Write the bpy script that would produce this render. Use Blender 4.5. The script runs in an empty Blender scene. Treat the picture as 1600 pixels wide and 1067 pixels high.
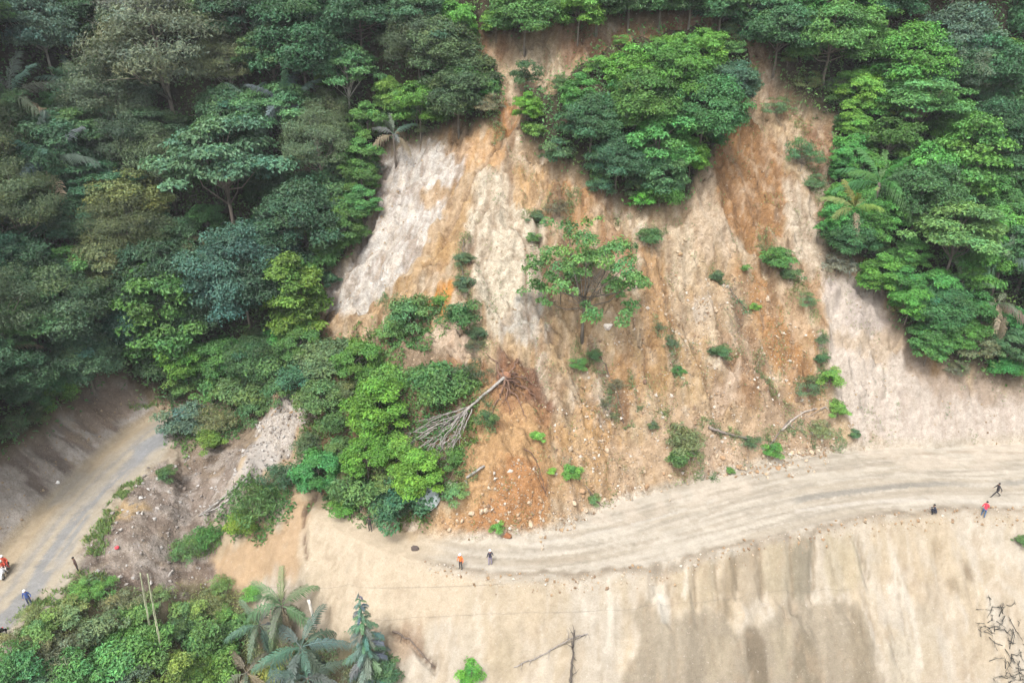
import bpy, bmesh, math, random
import numpy as np
from mathutils import Vector, Matrix

S = bpy.context.scene
C = S.collection
R = math.radians
rng = np.random.default_rng(7)
random.seed(7)

# ------------------------------------------------------------------ camera, sky, sun, exposure
CAM_H, PITCH, LENS = 45.0, 28.0, 24.0
cd = bpy.data.cameras.new('camera'); cam = bpy.data.objects.new('camera', cd); C.objects.link(cam)
cam.location = (0, 0, CAM_H); cam.rotation_euler = (R(90 - PITCH), 0, 0)
cd.lens = LENS; cd.sensor_width = 36; cd.clip_start = 0.5; cd.clip_end = 3000
S.camera = cam

SUN_EL, SUN_AZ = 62.0, 205.0          # overcast sun, high, from the camera's left shoulder (compass, +Y = north)
w = bpy.data.worlds.new('World'); S.world = w; w.use_nodes = True
nt = w.node_tree; nt.nodes.clear()
sky = nt.nodes.new('ShaderNodeTexSky'); sky.sky_type = 'NISHITA'; sky.sun_disc = False
sky.sun_elevation = R(SUN_EL); sky.sun_rotation = R(SUN_AZ); sky.air_density = 1.0; sky.dust_density = 6.0; sky.ozone_density = 1.0
hs = nt.nodes.new('ShaderNodeHueSaturation'); hs.inputs['Saturation'].default_value = 0.30
bg = nt.nodes.new('ShaderNodeBackground'); bg.inputs['Strength'].default_value = 0.15
wo = nt.nodes.new('ShaderNodeOutputWorld')
nt.links.new(sky.outputs[0], hs.inputs['Color']); nt.links.new(hs.outputs[0], bg.inputs['Color']); nt.links.new(bg.outputs[0], wo.inputs['Surface'])

sd = bpy.data.lights.new('sun', 'SUN'); sd.energy = 1.5; sd.angle = R(15); sd.color = (1.0, 0.97, 0.93)
sun = bpy.data.objects.new('sun', sd); C.objects.link(sun)
az, el = R(SUN_AZ), R(SUN_EL)
to_sun = Vector((math.sin(az) * math.cos(el), math.cos(az) * math.cos(el), math.sin(el)))
sun.rotation_euler = to_sun.to_track_quat('Z', 'Y').to_euler(); sun.location = (0, 0, 120)

S.view_settings.view_transform = 'Standard'; S.view_settings.look = 'None'
S.view_settings.gamma = 1; S.view_settings.use_curve_mapping = False
S.view_settings.exposure = 1.62

# ------------------------------------------------------------------ small helpers
def lin(c):
    c = np.asarray(c, float) / 255.0
    return np.where(c <= 0.04045, c / 12.92, ((c + 0.055) / 1.055) ** 2.4)
SOIL_K, LEAF_K = 0.39, 0.55            # seen colour -> base colour
def soil(*c):
    v = lin(c); g = v.mean(); return (v * 0.97 + g * 0.03) * SOIL_K * np.array([0.965, 0.995, 1.03])
def leafc(c):
    v = lin(c); g = v @ np.array([.3, .6, .1]); v = (v * 0.97 + g * 0.03) * LEAF_K * np.array([1.02, 1.02, 1.0])
    return (float(v[0]), float(v[1]), float(v[2]), 1.0)
def plain(c, k=0.6):
    v = lin(c) * k
    return (float(v[0]), float(v[1]), float(v[2]), 1.0)

def hash2(ix, iy, seed):
    h = (ix.astype(np.int64) * 374761393 + iy.astype(np.int64) * 668265263 + seed * 974634777) & 0xFFFFFFFF
    h = ((h ^ (h >> 13)) * 1274126177) & 0xFFFFFFFF
    h = (h ^ (h >> 16)) & 0xFFFFFFFF
    return h / 4294967295.0
def vnoise(x, y, seed=0):
    x = np.asarray(x, float); y = np.asarray(y, float)
    ix = np.floor(x); iy = np.floor(y); fx = x - ix; fy = y - iy
    fx = fx * fx * (3 - 2 * fx); fy = fy * fy * (3 - 2 * fy)
    a = hash2(ix, iy, seed); b = hash2(ix + 1, iy, seed); c = hash2(ix, iy + 1, seed); d = hash2(ix + 1, iy + 1, seed)
    return (a + (b - a) * fx) * (1 - fy) + (c + (d - c) * fx) * fy
def fbm(x, y, seed=0, o=4):
    t = 0; a = 0.5; n = 0
    for i in range(o):
        t = t + a * vnoise(x, y, seed + i * 17); n += a; a *= 0.5; x = x * 2.03 + 11.3; y = y * 2.03 + 5.7
    return t / n
def sstep(a, b, x):
    t = np.clip((x - a) / (b - a), 0, 1); return t * t * (3 - 2 * t)

# reference camera maths: a pixel of the photograph -> a ray into the world
FPX = 1600 * LENS / 36
FW = np.array([0, math.cos(R(PITCH)), -math.sin(R(PITCH))]); UPV = np.array([0, math.sin(R(PITCH)), math.cos(R(PITCH))])
EYE = np.array([0, 0, CAM_H])
def ray(px, py):
    return FW + np.array([1.0, 0, 0]) * (px - 800) / FPX + UPV * (533.5 - py) / FPX
def plane0(px, py):
    d = ray(px, py); t = -CAM_H / d[2]; p = EYE + d * t
    return p[0], p[1]

# ------------------------------------------------------------------ the road line and the lie of the land
def catmull(P, step=0.5):
    P = [np.array(p, float) for p in P]; out = []
    P = [2 * P[0] - P[1]] + P + [2 * P[-1] - P[-2]]
    for i in range(1, len(P) - 2):
        n = max(2, int(np.linalg.norm(P[i + 1] - P[i]) / step))
        for k in range(n):
            t = k / n; a, b, c, d = P[i - 1], P[i], P[i + 1], P[i + 2]
            out.append(0.5 * (2 * b + (c - a) * t + (2 * a - 5 * b + 4 * c - d) * t * t + (3 * b - a - 3 * c + d) * t ** 3))
    out.append(P[-2]); return np.array(out)
ROADPX = [(1600, 757), (1450, 760), (1300, 776), (1150, 810), (1000, 848), (860, 872), (740, 872), (620, 848), (520, 806), (430, 752), (370, 700), (310, 662), (252, 672), (190, 728), (120, 800), (60, 880), (5, 955)]
road_pts = [(420, 130), (160, 78), (80, 58)] + [plane0(*p) for p in ROADPX] + [(-43, 24), (-50, 0), (-80, -60), (-160, -200)]
CL = catmull(road_pts, 0.6)
CLs = np.concatenate([[0], np.cumsum(np.linalg.norm(np.diff(CL, axis=0), axis=1))])
T_ = np.gradient(CL, axis=0); T_ /= np.linalg.norm(T_, axis=1)[:, None]
NU = np.stack([T_[:, 1], -T_[:, 0]], 1)          # uphill side when driving right to left
def s_at(px, py):
    p = np.array(plane0(px, py)); return CLs[np.argmin(((CL - p) ** 2).sum(1))]
def road_coords(x, y):
    sh = x.shape; x = x.ravel(); y = y.ravel(); d = np.empty(x.size); s = np.empty(x.size)
    for a in range(0, x.size, 20000):
        b = slice(a, a + 20000)
        dx = x[b, None] - CL[None, :, 0]; dy = y[b, None] - CL[None, :, 1]
        k = np.argmin(dx * dx + dy * dy, 1); i = np.arange(k.size)
        ddx = dx[i, k]; ddy = dy[i, k]
        nn = ddx * NU[k, 0] + ddy * NU[k, 1]; dist = np.hypot(ddx, ddy)
        d[b] = np.where(nn >= 0, dist, -dist); s[b] = CLs[k] + ddx * T_[k, 0] + ddy * T_[k, 1]
    return d.reshape(sh), s.reshape(sh)
SK = [s_at(p[0], p[1]) for p in [(1600, 757), (1300, 776), (1000, 848), (860, 872), (740, 872), (520, 806), (430, 752), (310, 662), (190, 728), (60, 880)]]
def prof(v): return lambda s: np.interp(s, SK, v)
hu = prof([6.5, 6.2, 5.5, 3.0, 1.8, 1.5, 1.5, 3.0, 3.3, 3.6])        # half width, uphill side
hl = prof([3.4, 3.4, 3.0, 2.2, 1.6, 1.2, 1.2, 2.6, 3.2, 3.4])        # half width, valley side
tb = prof([1.35, 1.3, 0.72, 0.72, 0.75, 0.75, 0.75, 0.9, 1.15, 1.0])  # slope of the first bank
hb = prof([6.0, 5.0, 9.0, 9.0, 9.0, 6.0, 5.0, 4.0, 5.0, 5.0])        # its height
tu = prof([0.95, 1.0, 1.08, 1.08, 1.05, 0.95, 0.88, 0.85, 0.8, 0.8])  # hillside above
td = prof([1.35, 1.35, 1.3, 1.25, 1.15, 0.95, 0.7, 0.45, 0.45, 0.55])  # slope below the road
def base_height(x, y):
    d, s = road_coords(x, y)
    e = np.maximum(d - hu(s), 0); xb = hb(s) / tb(s)
    up = np.where(e < xb, e * tb(s), hb(s) + (e - xb) * tu(s))
    up = np.where(up > 55, 55 + 25 * (1 - np.exp(-(up - 55) / 25)), up)
    f = np.maximum(-d - hl(s), 0); dn = -f * td(s)
    dn = np.where(dn < -18, -18 - 14 * (1 - np.exp((dn + 18) / 14)), dn)
    return up + dn, d, s

def axis(a, b, st, far):
    c = list(np.arange(a, b + 1e-6, st)); g = st; lo = [a]; hi = [c[-1]]
    while hi[-1] < far: g *= 1.22; hi.append(hi[-1] + g)
    g = st
    while lo[-1] > -far: g *= 1.22; lo.append(lo[-1] - g)
    return np.array(lo[:0:-1] + c + hi[1:])
GX = axis(-64, 64, 0.25, 420); GY = axis(27, 97, 0.23, 420)
XX, YY = np.meshgrid(GX, GY)
Z0, DD, SS = base_height(XX, YY)
# let the land roll a little so that no contour runs ruler straight
Z0 = Z0 + np.where(DD > 0, sstep(3, 14, DD - hu(SS)), sstep(3, 10, -DD)) * (fbm(XX / 13, YY / 13, 5, 3) - 0.5) * 3.2
def blur(A, n):
    k = np.exp(-0.5 * (np.arange(-3 * n, 3 * n + 1) / n) ** 2); k /= k.sum()
    for ax in (0, 1):
        P = np.pad(A, [(3 * n, 3 * n) if i == ax else (0, 0) for i in (0, 1)], mode='edge')
        A = np.apply_along_axis(lambda v: np.convolve(v, k, 'valid'), ax, P)
    return A
wb = sstep(3, 13, np.maximum(DD - hu(SS), -(DD + hl(SS)) * 1.6)); wc = sstep(10, 24, DD)
Z0 = Z0 * (1 - wb) + blur(Z0, 8) * wb
Z0 = Z0 * (1 - wc) + blur(Z0, 20) * wc
ZG = Z0.copy()
# streak coordinates: on the scar everything has run down and outwards from the head
UU = np.arctan2(XX - 1.0, 122.0 - YY) * 62.0; VV = np.hypot(XX - 1.0, 122.0 - YY)

def height(x, y):
    x = np.asarray(x, float); y = np.asarray(y, float)
    i = np.clip(np.searchsorted(GX, x) - 1, 0, GX.size - 2); j = np.clip(np.searchsorted(GY, y) - 1, 0, GY.size - 2)
    u = np.clip((x - GX[i]) / (GX[i + 1] - GX[i]), 0, 1); v = np.clip((y - GY[j]) / (GY[j + 1] - GY[j]), 0, 1)
    return (ZG[j, i] * (1 - u) + ZG[j, i + 1] * u) * (1 - v) + (ZG[j + 1, i] * (1 - u) + ZG[j + 1, i + 1] * u) * v
TT = np.arange(24, 260, 0.2)
def at(px, py, h=0.0):
    """the point on the ray of a photograph pixel that lies h above the ground"""
    d = ray(px, py); P = EYE[None] + d[None] * TT[:, None]
    g = P[:, 2] - h - height(P[:, 0], P[:, 1])
    k = np.argmax(g <= 0)
    if g[k] > 0: k = len(TT) - 1
    if k == 0: return Vector(P[0])
    t = TT[k - 1] + 0.2 * g[k - 1] / max(g[k - 1] - g[k], 1e-6)
    return Vector(EYE + d * t)
def ppm(p):                      # photograph pixels per metre at a world point
    return FPX / float(np.dot(np.array(p) - EYE, FW))
def grad(x, y, e=0.8):
    gx = (height(x + e, y) - height(x - e, y)) / (2 * e); gy = (height(x, y + e) - height(x, y - e)) / (2 * e)
    return gx, gy

def world_poly(pts): return np.array([[*at(*p)[:2]] for p in pts])
def sdist_poly(W, X, Y, pad=6):
    """signed distance (+ inside) to a plan polygon; -99 beyond its surroundings"""
    out = np.full(X.shape, -99.0)
    m = (X > W[:, 0].min() - pad) & (X < W[:, 0].max() + pad) & (Y > W[:, 1].min() - pad) & (Y < W[:, 1].max() + pad)
    x = X[m]; y = Y[m]; best = np.full(x.size, 1e9); ins = np.zeros(x.size, bool)
    for i in range(len(W)):
        a = W[i]; b = W[(i + 1) % len(W)]; ab = b - a; L = max((ab ** 2).sum(), 1e-9)
        t = np.clip(((x - a[0]) * ab[0] + (y - a[1]) * ab[1]) / L, 0, 1)
        best = np.minimum(best, (x - a[0] - t * ab[0]) ** 2 + (y - a[1] - t * ab[1]) ** 2)
        if a[1] != b[1]:
            c = ((a[1] > y) != (b[1] > y)) & (x < (b[0] - a[0]) * (y - a[1]) / (b[1] - a[1]) + a[0]); ins ^= c
    best = np.sqrt(best); out[m] = np.where(ins, best, -best); return out
def dist_line(W, X, Y, pad=5):
    out = np.full(X.shape, 99.0)
    m = (X > W[:, 0].min() - pad) & (X < W[:, 0].max() + pad) & (Y > W[:, 1].min() - pad) & (Y < W[:, 1].max() + pad)
    x = X[m]; y = Y[m]; best = np.full(x.size, 1e9)
    for i in range(len(W) - 1):
        a = W[i]; b = W[i + 1]; ab = b - a; L = max((ab ** 2).sum(), 1e-9)
        t = np.clip(((x - a[0]) * ab[0] + (y - a[1]) * ab[1]) / L, 0, 1)
        best = np.minimum(best, (x - a[0] - t * ab[0]) ** 2 + (y - a[1] - t * ab[1]) ** 2)
    out[m] = np.sqrt(best); return out
# ------------------------------------------------------------------ zones of the ground (traced, then laid on the plan)
BARE = world_poly([(225, 625), (330, 600), (420, 590), (470, 540), (500, 470), (545, 400), (575, 345), (588, 285), (600, 232), (680, 222), (720, 200), (778, 212), (790, 165), (760, 135),
    (725, 110), (712, 75), (740, 48), (800, 62), (880, 52), (930, 38), (1020, 24), (1110, 28), (1165, 55), (1205, 110), (1240, 150), (1255, 180), (1300, 195), (1305, 240), (1285, 300),
    (1300, 330), (1295, 400), (1370, 435), (1400, 500), (1425, 555), (1470, 585), (1600, 600), (1750, 600), (1750, 790), (1200, 850), (700, 890), (220, 880)])
BANK = world_poly([(-150, 900), (-60, 745), (0, 720), (60, 688), (110, 636), (150, 596), (200, 586), (225, 625), (250, 650), (190, 730), (60, 880), (-60, 1030)])
ISLE = world_poly([(880, 140), (940, 98), (1050, 62), (1120, 60), (1165, 100), (1178, 150), (1130, 215), (1095, 290), (1060, 335), (1000, 345), (925, 300), (870, 255), (815, 225), (820, 160), (870, 170)])
SCRUB = world_poly([(-80, 960), (30, 945), (110, 890), (150, 900), (220, 930), (300, 905), (380, 915), (420, 990), (600, 1010), (640, 1100), (560, 1200), (-200, 1200)])
wob = (fbm(XX / 2.2, YY / 2.2, 3, 3) - 0.5) * 2.4
dB = sdist_poly(BARE, XX, YY, 12) + wob; dK = sdist_poly(BANK, XX, YY) + wob * 0.6; dI = sdist_poly(ISLE, XX, YY) + wob * 0.7
dS = sdist_poly(SCRUB, XX, YY) + wob * 0.5
uphill = DD > hu(SS)
notforest = np.maximum(sstep(-0.5, 0.5, dB) * (1 - sstep(-0.4, 0.4, dI)), sstep(-0.4, 0.4, dK))
FOREST = np.where(DD > hu(SS) + 0.5, 1 - notforest, 0.0)
SLIDE = np.where(DD > hu(SS), sstep(-0.5, 0.5, dB) * (1 - sstep(-0.4, 0.4, dI)), 0.0)
onroad = (1 - sstep(0, 0.8, DD - hu(SS))) * (1 - sstep(0, 0.5, -DD - hl(SS)))
LEFTROAD = onroad * sstep(s_at(310, 662) - 3, s_at(310, 662) + 1, SS) * (XX < -20)
MAINROAD = onroad * (1 - sstep(s_at(740, 872), s_at(640, 850), SS))
LOWER = np.where(DD < -hl(SS), 1.0, 0.0)

# relief: forest stands proud of the scar, gullies and ribs run down the scar, the lower face is fluted
gul = fbm(UU / 4.2 + 3.5 * (fbm(XX / 6, YY / 6, 9) - .5), VV / 15, 21, 3)
rib = np.abs(gul - 0.5) * 2
rough = fbm(XX / 1.7, YY / 1.7, 31, 4) - 0.5
ZG = ZG + FOREST * 1.5 * sstep(0, 2, DD - hu(SS))
amp = SLIDE * sstep(0, 6, DD - hu(SS))
gul2 = np.abs(fbm(UU / 1.1 + 2.2 * (fbm(XX / 3, YY / 3, 19) - .5), VV / 7, 23, 3) - 0.5) * 2
ZG += amp * ((0.35 - rib) * 1.1 + (0.3 - gul2) * 0.3 * sstep(0.4, 0.6, fbm(XX / 6, YY / 6, 29, 2) + 0.08) + rough * 2.3) + SLIDE * (1 - amp) * rough * 0.4
cent = (fbm(XX / 0.7, YY / 0.7, 77, 3) - 0.5)
rg = 1 - 2 * np.abs(fbm(XX / 1.9, YY / 1.9, 91, 4) - .5) * 2
ZG += SLIDE * cent * 0.8 + SLIDE * amp * (sstep(.35, 1, rg) - .4) * 0.5
stepn = fbm(XX / 4, YY / 4, 95, 3) * 9 + (DD * .35); ZG += amp * sstep(.45, .6, fbm(XX / 5, YY / 5, 97, 2)) * (sstep(.75, .97, stepn % 1.0) - (stepn % 1.0)) * 0.7
fl = fbm(XX / 1.6, YY / 12, 41, 3) - 0.5
ZG += LOWER * sstep(0.3, 3, -DD - hl(SS)) * (fl * 1.0 + rough * 0.7 + cent * 0.16)
ZG += (1 - onroad) * sstep(-0.4, 0.4, dK) * (rough * 1.0 + (fbm(SS / 1.2, DD / 6, 51, 3) - .5) * 1.0) * sstep(0, 2, DD - hu(SS))
rut = fbm(SS / 14, DD / 0.55, 61, 3) - 0.5
ZG += onroad * rut * 0.10
def px_poly(pts): return world_poly(pts)
ST1 = fbm(UU / 0.7, VV / 4.5, 71, 4) - 0.5; ST2 = fbm(XX / 0.7, YY / 5.0, 73, 4) - 0.5
def blob(pts, soft=0.6, nz=1.0, seed=1, sc=1.3):
    st = np.where(DD > 0, ST1, ST2)
    return sstep(-soft, soft, sdist_poly(px_poly(pts), XX, YY) + (fbm(XX / sc, YY / sc, seed, 4) - 0.5) * 2.4 * nz + st * 2.2 * nz)
def line(pts, wdt, seed=2):
    W = catmull(world_poly(pts), 0.7); return 1 - sstep(wdt * 0.4, wdt, dist_line(W, XX, YY) + (fbm(XX / 0.6, YY / 0.6, seed, 2) - 0.5) * wdt)

# humps and hollows that have a shape of their own
def hump(pts, h, soft=2.0): 
    global ZG
    ZG = ZG + blob(pts, soft, 0.8, 15, 2.0) * h
hump([(520, 600), (470, 600), (430, 625), (400, 680), (360, 745), (325, 800), (370, 790), (430, 735), (480, 680), (520, 640)], 1.6, 1.6)     # pale debris tongue
hump([(215, 770), (260, 745), (320, 770), (310, 830), (260, 870), (190, 870), (160, 850)], 0.9, 2.0)                                     # heap beside the left road
hump([(720, 690), (800, 660), (850, 700), (860, 770), (840, 815), (790, 835), (720, 825), (700, 790), (720, 740)], 1.3, 1.8)               # red toe
hump([(470, 640), (560, 560), (660, 560), (730, 620), (740, 720), (700, 790), (560, 800), (470, 760)], 1.0, 2.0)                          # slumped green block
hump([(1120, 200), (1180, 190), (1225, 260), (1230, 350), (1180, 380), (1130, 320)], -1.0, 2.0)                                            # smooth chute
hump([(1000, 960), (1050, 930), (1120, 950), (1190, 940), (1260, 990), (1340, 960), (1390, 1020), (1400, 1100), (980, 1100)], 0.9, 1.2)       # cone of grey fines
for q, hh in [([(820, 300), (900, 295), (930, 340), (900, 350), (850, 340)], .9), ([(1075, 290), (1115, 270), (1135, 340), (1150, 400), (1110, 420), (1080, 370)], .9), ([(1235, 440), (1270, 450), (1300, 520), (1290, 600), (1262, 580), (1250, 500)], .7), ([(690, 440), (725, 400), (745, 470), (740, 530), (700, 520)], .8),
              ([(930, 380), (1000, 380), (1010, 480), (990, 560), (950, 520)], .6), ([(1110, 560), (1160, 540), (1200, 600), (1190, 650), (1130, 660)], .9), ([(1020, 620), (1100, 610), (1120, 700), (1040, 740)], .8), ([(870, 640), (940, 640), (960, 740), (900, 790), (860, 720)], .8), ([(600, 560), (680, 520), (740, 530), (720, 570), (640, 600)], .7)]:
    hump(q, hh, 0.5)
for pts, wd, dp in [([(495, 775), (478, 800), (476, 840), (480, 870)], 0.28, 0.5), ([(610, 985), (640, 1000), (660, 1025), (680, 1042)], 0.35, 0.5),
                    ([(770, 560), (800, 590), (835, 610), (862, 650)], 0.3, 0.3), ([(838, 705), (842, 740), (850, 775)], 0.4, 0.35), ([(1100, 420), (1130, 440), (1165, 480)], 0.3, 0.3)]:
    ZG -= line(pts, wd) * dp

for pts in ([(1024, 930), (1024, 902), (1040, 889), (1066, 886)], [(1150, 868), (1152, 930)], [(1188, 850), (1192, 935)], [(1236, 842), (1240, 950)], [(1272, 840), (1270, 930)], [(1340, 845), (1356, 910)], [(1118, 880), (1122, 950)], [(1086, 888), (1086, 945)], [(1030, 920), (1044, 968)]):
    ZG -= line(pts, 0.5) * 0.45
RILL = np.zeros_like(XX); rr_ = np.random.default_rng(44); ZS = blur(ZG, 3); cand = np.flatnonzero((SLIDE > .8) & (np.abs(XX) < 46) & (DD > 6))
def zs(x, y):
    i = int(np.clip(np.searchsorted(GX, x) - 1, 1, GX.size - 3)); j = int(np.clip(np.searchsorted(GY, y) - 1, 1, GY.size - 3)); return i, j
for q in range(95):
    k = rr_.choice(cand); p = np.array([XX.flat[k], YY.flat[k]]); path = [p.copy()]
    for s_ in range(int(rr_.integers(5, 22))):
        i, j = zs(*p); g = np.array([(ZS[j, i + 1] - ZS[j, i - 1]) / (GX[i + 1] - GX[i - 1]), (ZS[j + 1, i] - ZS[j - 1, i]) / (GY[j + 1] - GY[j - 1])]); g /= np.linalg.norm(g) + 1e-6
        p = p - 0.6 * g + rr_.normal(size=2) * .06; path.append(p.copy())
    RILL = np.maximum(RILL, (1 - sstep(0.08, rr_.uniform(.2, .5), dist_line(np.array(path), XX, YY, 2) + (fbm(XX / .5, YY / .5, q, 2) - .5) * .3)) * rr_.uniform(.4, 1))
RILL *= SLIDE; ZG -= RILL * 0.4
RLOW = np.zeros_like(XX); cand = np.flatnonzero((LOWER > .8) & (XX > -20) & (XX < 56) & (DD < -4) & (DD > -12))
for q in range(110):
    k = rr_.choice(cand); p = np.array([XX.flat[k], YY.flat[k]]); path = [p.copy()]
    for s_ in range(int(rr_.integers(3, 12))):
        i, j = zs(*p); g = np.array([(ZS[j, i + 1] - ZS[j, i - 1]) / (GX[i + 1] - GX[i - 1]), (ZS[j + 1, i] - ZS[j - 1, i]) / (GY[j + 1] - GY[j - 1])]); g /= np.linalg.norm(g) + 1e-6
        p = p - 0.35 * g + rr_.normal(size=2) * .05; path.append(p.copy())
    RLOW = np.maximum(RLOW, (1 - sstep(0.05, rr_.uniform(.15, .32), dist_line(np.array(path), XX, YY, 2) + (fbm(XX / .4, YY / .4, q, 2) - .5) * .25)) * rr_.uniform(.3, 1))
ZG -= RLOW * LOWER * 0.22
_d = blob([(130, 880), (175, 790), (230, 730), (330, 690), (420, 640), (500, 600), (480, 680), (370, 760), (330, 820), (320, 900), (220, 935)], 0.8, 1.4)
ZG += _d * (fbm(XX / 1.3, YY / 1.3, 231, 4) - .5) * 1.1
# ------------------------------------------------------------------ ground colours: what each soil is, plus an arch shadow painted on the lower face
COL = np.empty(XX.shape + (3,)); COL[:] = soil(206, 182, 148)
def lay(mask, c, k=1.0):
    global COL
    a = np.clip(mask * k, 0, 1)[..., None]; COL = COL * (1 - a) + np.asarray(c) * a
n1 = fbm(XX / 3, YY / 3, 101, 4); n2 = fbm(UU / 1.8 + 2.5 * (n1 - .5), VV / 10, 111, 4); n3 = fbm(XX / 0.9, YY / 0.9, 121, 3); n4 = fbm(UU / 0.8 + 2 * (n1 - .5), VV / 6, 131, 3)
lay(SLIDE, soil(206, 180, 142)); 
lay(SLIDE * sstep(0.45, 0.62, n2), soil(197, 163, 121), 0.8)
lay(SLIDE * sstep(0.55, 0.7, n1), soil(216, 199, 172), 0.7)
lay(SLIDE * sstep(0.52, 0.66, n4), soil(222, 206, 180), 0.25)
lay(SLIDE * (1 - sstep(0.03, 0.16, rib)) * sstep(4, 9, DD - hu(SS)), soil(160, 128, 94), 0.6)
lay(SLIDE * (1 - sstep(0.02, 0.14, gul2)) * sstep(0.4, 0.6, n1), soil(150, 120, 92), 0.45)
lay(SLIDE * sstep(0.6, 0.72, n3) * sstep(0.35, 0.6, n1), soil(228, 214, 194), 0.6)
# the pale rock face, upper left
lay(blob([(598, 236), (690, 222), (735, 225), (735, 300), (700, 370), (640, 420), (590, 470), (530, 505), (512, 470), (550, 400), (580, 340), (592, 285)], 0.4, .5), soil(222, 216, 206))
lay(blob([(600, 240), (655, 232), (650, 300), (600, 360), (560, 420), (520, 470), (515, 460), (550, 400), (580, 340)], 0.8, 1.2), soil(200, 192, 184), 0.5)
lay(blob([(655, 300), (700, 275), (735, 268), (720, 300), (690, 320), (660, 318)], 0.3), soil(196, 160, 112), 0.8)
lay(blob([(700, 300), (745, 250), (755, 280), (720, 380), (660, 440), (620, 470), (600, 480), (660, 400)], 0.5, 1.2), soil(203, 165, 112), 0.75)
lay(blob([(745, 265), (850, 300), (860, 380), (840, 430), (855, 480), (820, 530), (775, 520), (745, 470), (730, 400), (735, 330)], 0.5, .8), soil(226, 214, 190), 0.95)
lay(blob([(800, 470), (850, 470), (850, 520), (810, 540), (790, 520)], 0.4), soil(196, 192, 182), 0.8)
lay(blob([(590, 470), (680, 440), (720, 440), (690, 480), (640, 490), (570, 500)], 0.6), soil(204, 168, 120), 0.8)
lay(blob([(675, 455), (705, 440), (712, 470), (690, 500), (672, 490)], 0.3), soil(214, 150, 70), 0.9)
lay(blob([(660, 500), (690, 495), (680, 525), (662, 520)], 0.3), soil(210, 150, 76), 0.8)
lay(blob([(690, 205), (780, 205), (795, 240), (770, 265), (740, 255), (705, 240)], 0.5, 1.0), soil(208, 164, 112), 0.8)
lay(blob([(775, 160), (800, 150), (800, 200), (785, 225)], 0.3), soil(206, 140, 75), 0.8)
lay(blob([(640, 540), (700, 500), (750, 500), (745, 560), (690, 590), (610, 600)], 0.5), soil(214, 190, 160), 0.8)
# the head scar
lay(blob([(712, 60), (800, 68), (850, 75), (850, 150), (800, 165), (735, 130)], 0.6), soil(206, 180, 146), 0.9)
lay(blob([(800, 75), (860, 70), (880, 110), (850, 140), (800, 135)], 0.6, 1.5), soil(222, 202, 168), 0.8)
lay(blob([(715, 55), (790, 62), (800, 85), (745, 95), (715, 90)], 0.5), soil(178, 132, 92), 0.7)
lay(blob([(870, 62), (930, 40), (1020, 26), (1110, 28), (1180, 55), (1200, 95), (1120, 75), (1020, 85), (940, 105), (885, 105)], 0.6), soil(160, 124, 94), 1.0)
lay(blob([(940, 60), (1020, 50), (1030, 80), (960, 90)], 0.5, 1.2), soil(200, 160, 112), 0.7)
lay(blob([(905, 55), (935, 60), (930, 75), (905, 70)], 0.3), soil(104, 82, 66), 0.9)
# the smooth brown chute, upper right, with its pale left rib
lay(blob([(1118, 195), (1165, 180), (1215, 230), (1235, 310), (1225, 370), (1190, 400), (1150, 370), (1120, 320)], 0.4, .5), soil(180, 136, 90), 1.0)
lay(blob([(1080, 300), (1110, 270), (1125, 320), (1150, 380), (1130, 420), (1090, 400), (1060, 350)], 0.5, 1.1), soil(214, 192, 164), 0.8)
lay(blob([(1228, 290), (1265, 320), (1290, 400), (1300, 470), (1265, 440), (1235, 380)], 0.5), soil(216, 200, 176), 0.9)
lay(blob([(1250, 190), (1300, 200), (1300, 260), (1270, 280)], 0.5), soil(160, 122, 94), 0.8)
lay(blob([(1190, 120), (1240, 130), (1240, 180), (1205, 170)], 0.5), soil(150, 118, 90), 0.8)
lay(blob([(1260, 440), (1300, 450), (1320, 520), (1290, 530), (1270, 490)], 0.4), soil(198, 160, 118), 0.8)
lay(blob([(1170, 430), (1230, 450), (1270, 520), (1290, 620), (1230, 640), (1180, 560)], 0.7, 1.8), soil(190, 148, 100), 0.8)
for q, c_ in [([(1000, 390), (1030, 380), (1045, 470), (1060, 560), (1040, 640), (1010, 600), (1000, 480)], (196, 154, 104)), ([(1075, 470), (1105, 460), (1110, 520), (1090, 540)], (220, 206, 186)), ([(1045, 360), (1080, 350), (1085, 430), (1065, 500), (1050, 450)], (222, 202, 172)),
              ([(900, 600), (960, 640), (990, 720), (960, 780), (900, 790), (880, 700)], (208, 166, 112)), ([(870, 480), (900, 470), (910, 560), (890, 600), (860, 570)], (206, 176, 134)), ([(930, 560), (1000, 560), (1010, 640), (960, 650)], (200, 156, 106)), ([(880, 260), (930, 310), (925, 370), (890, 340), (870, 290)], (198, 150, 100)),
              ([(800, 260), (850, 265), (880, 330), (860, 360), (810, 330)], (206, 166, 114)), ([(940, 350), (1000, 380), (990, 420), (950, 400)], (182, 138, 98)), ([(1120, 520), (1170, 500), (1210, 580), (1180, 650), (1130, 620)], (168, 132, 98)), ([(1150, 420), (1190, 430), (1240, 520), (1270, 600), (1235, 600), (1180, 500)], (184, 136, 86)),
              ([(1200, 440), (1235, 450), (1262, 500), (1250, 530), (1215, 480)], (222, 192, 156)), ([(925, 620), (945, 610), (955, 650), (935, 660)], (222, 208, 190)), ([(1190, 640), (1250, 640), (1290, 680), (1230, 720), (1180, 690)], (188, 160, 132)), ([(1090, 690), (1170, 690), (1160, 730), (1090, 735)], (226, 204, 182)),
              ([(600, 560), (680, 510), (740, 520), (720, 570), (640, 600)], (222, 198, 172)), ([(690, 580), (760, 570), (770, 600), (730, 630)], (196, 146, 98))]:
    lay(blob(q, 0.3, 0.7, 9), soil(*c_), 0.8)
lay(blob([(1115, 600), (1150, 570), (1150, 610), (1135, 650), (1115, 660)], 0.3), soil(222, 198, 172), 0.9)
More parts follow.
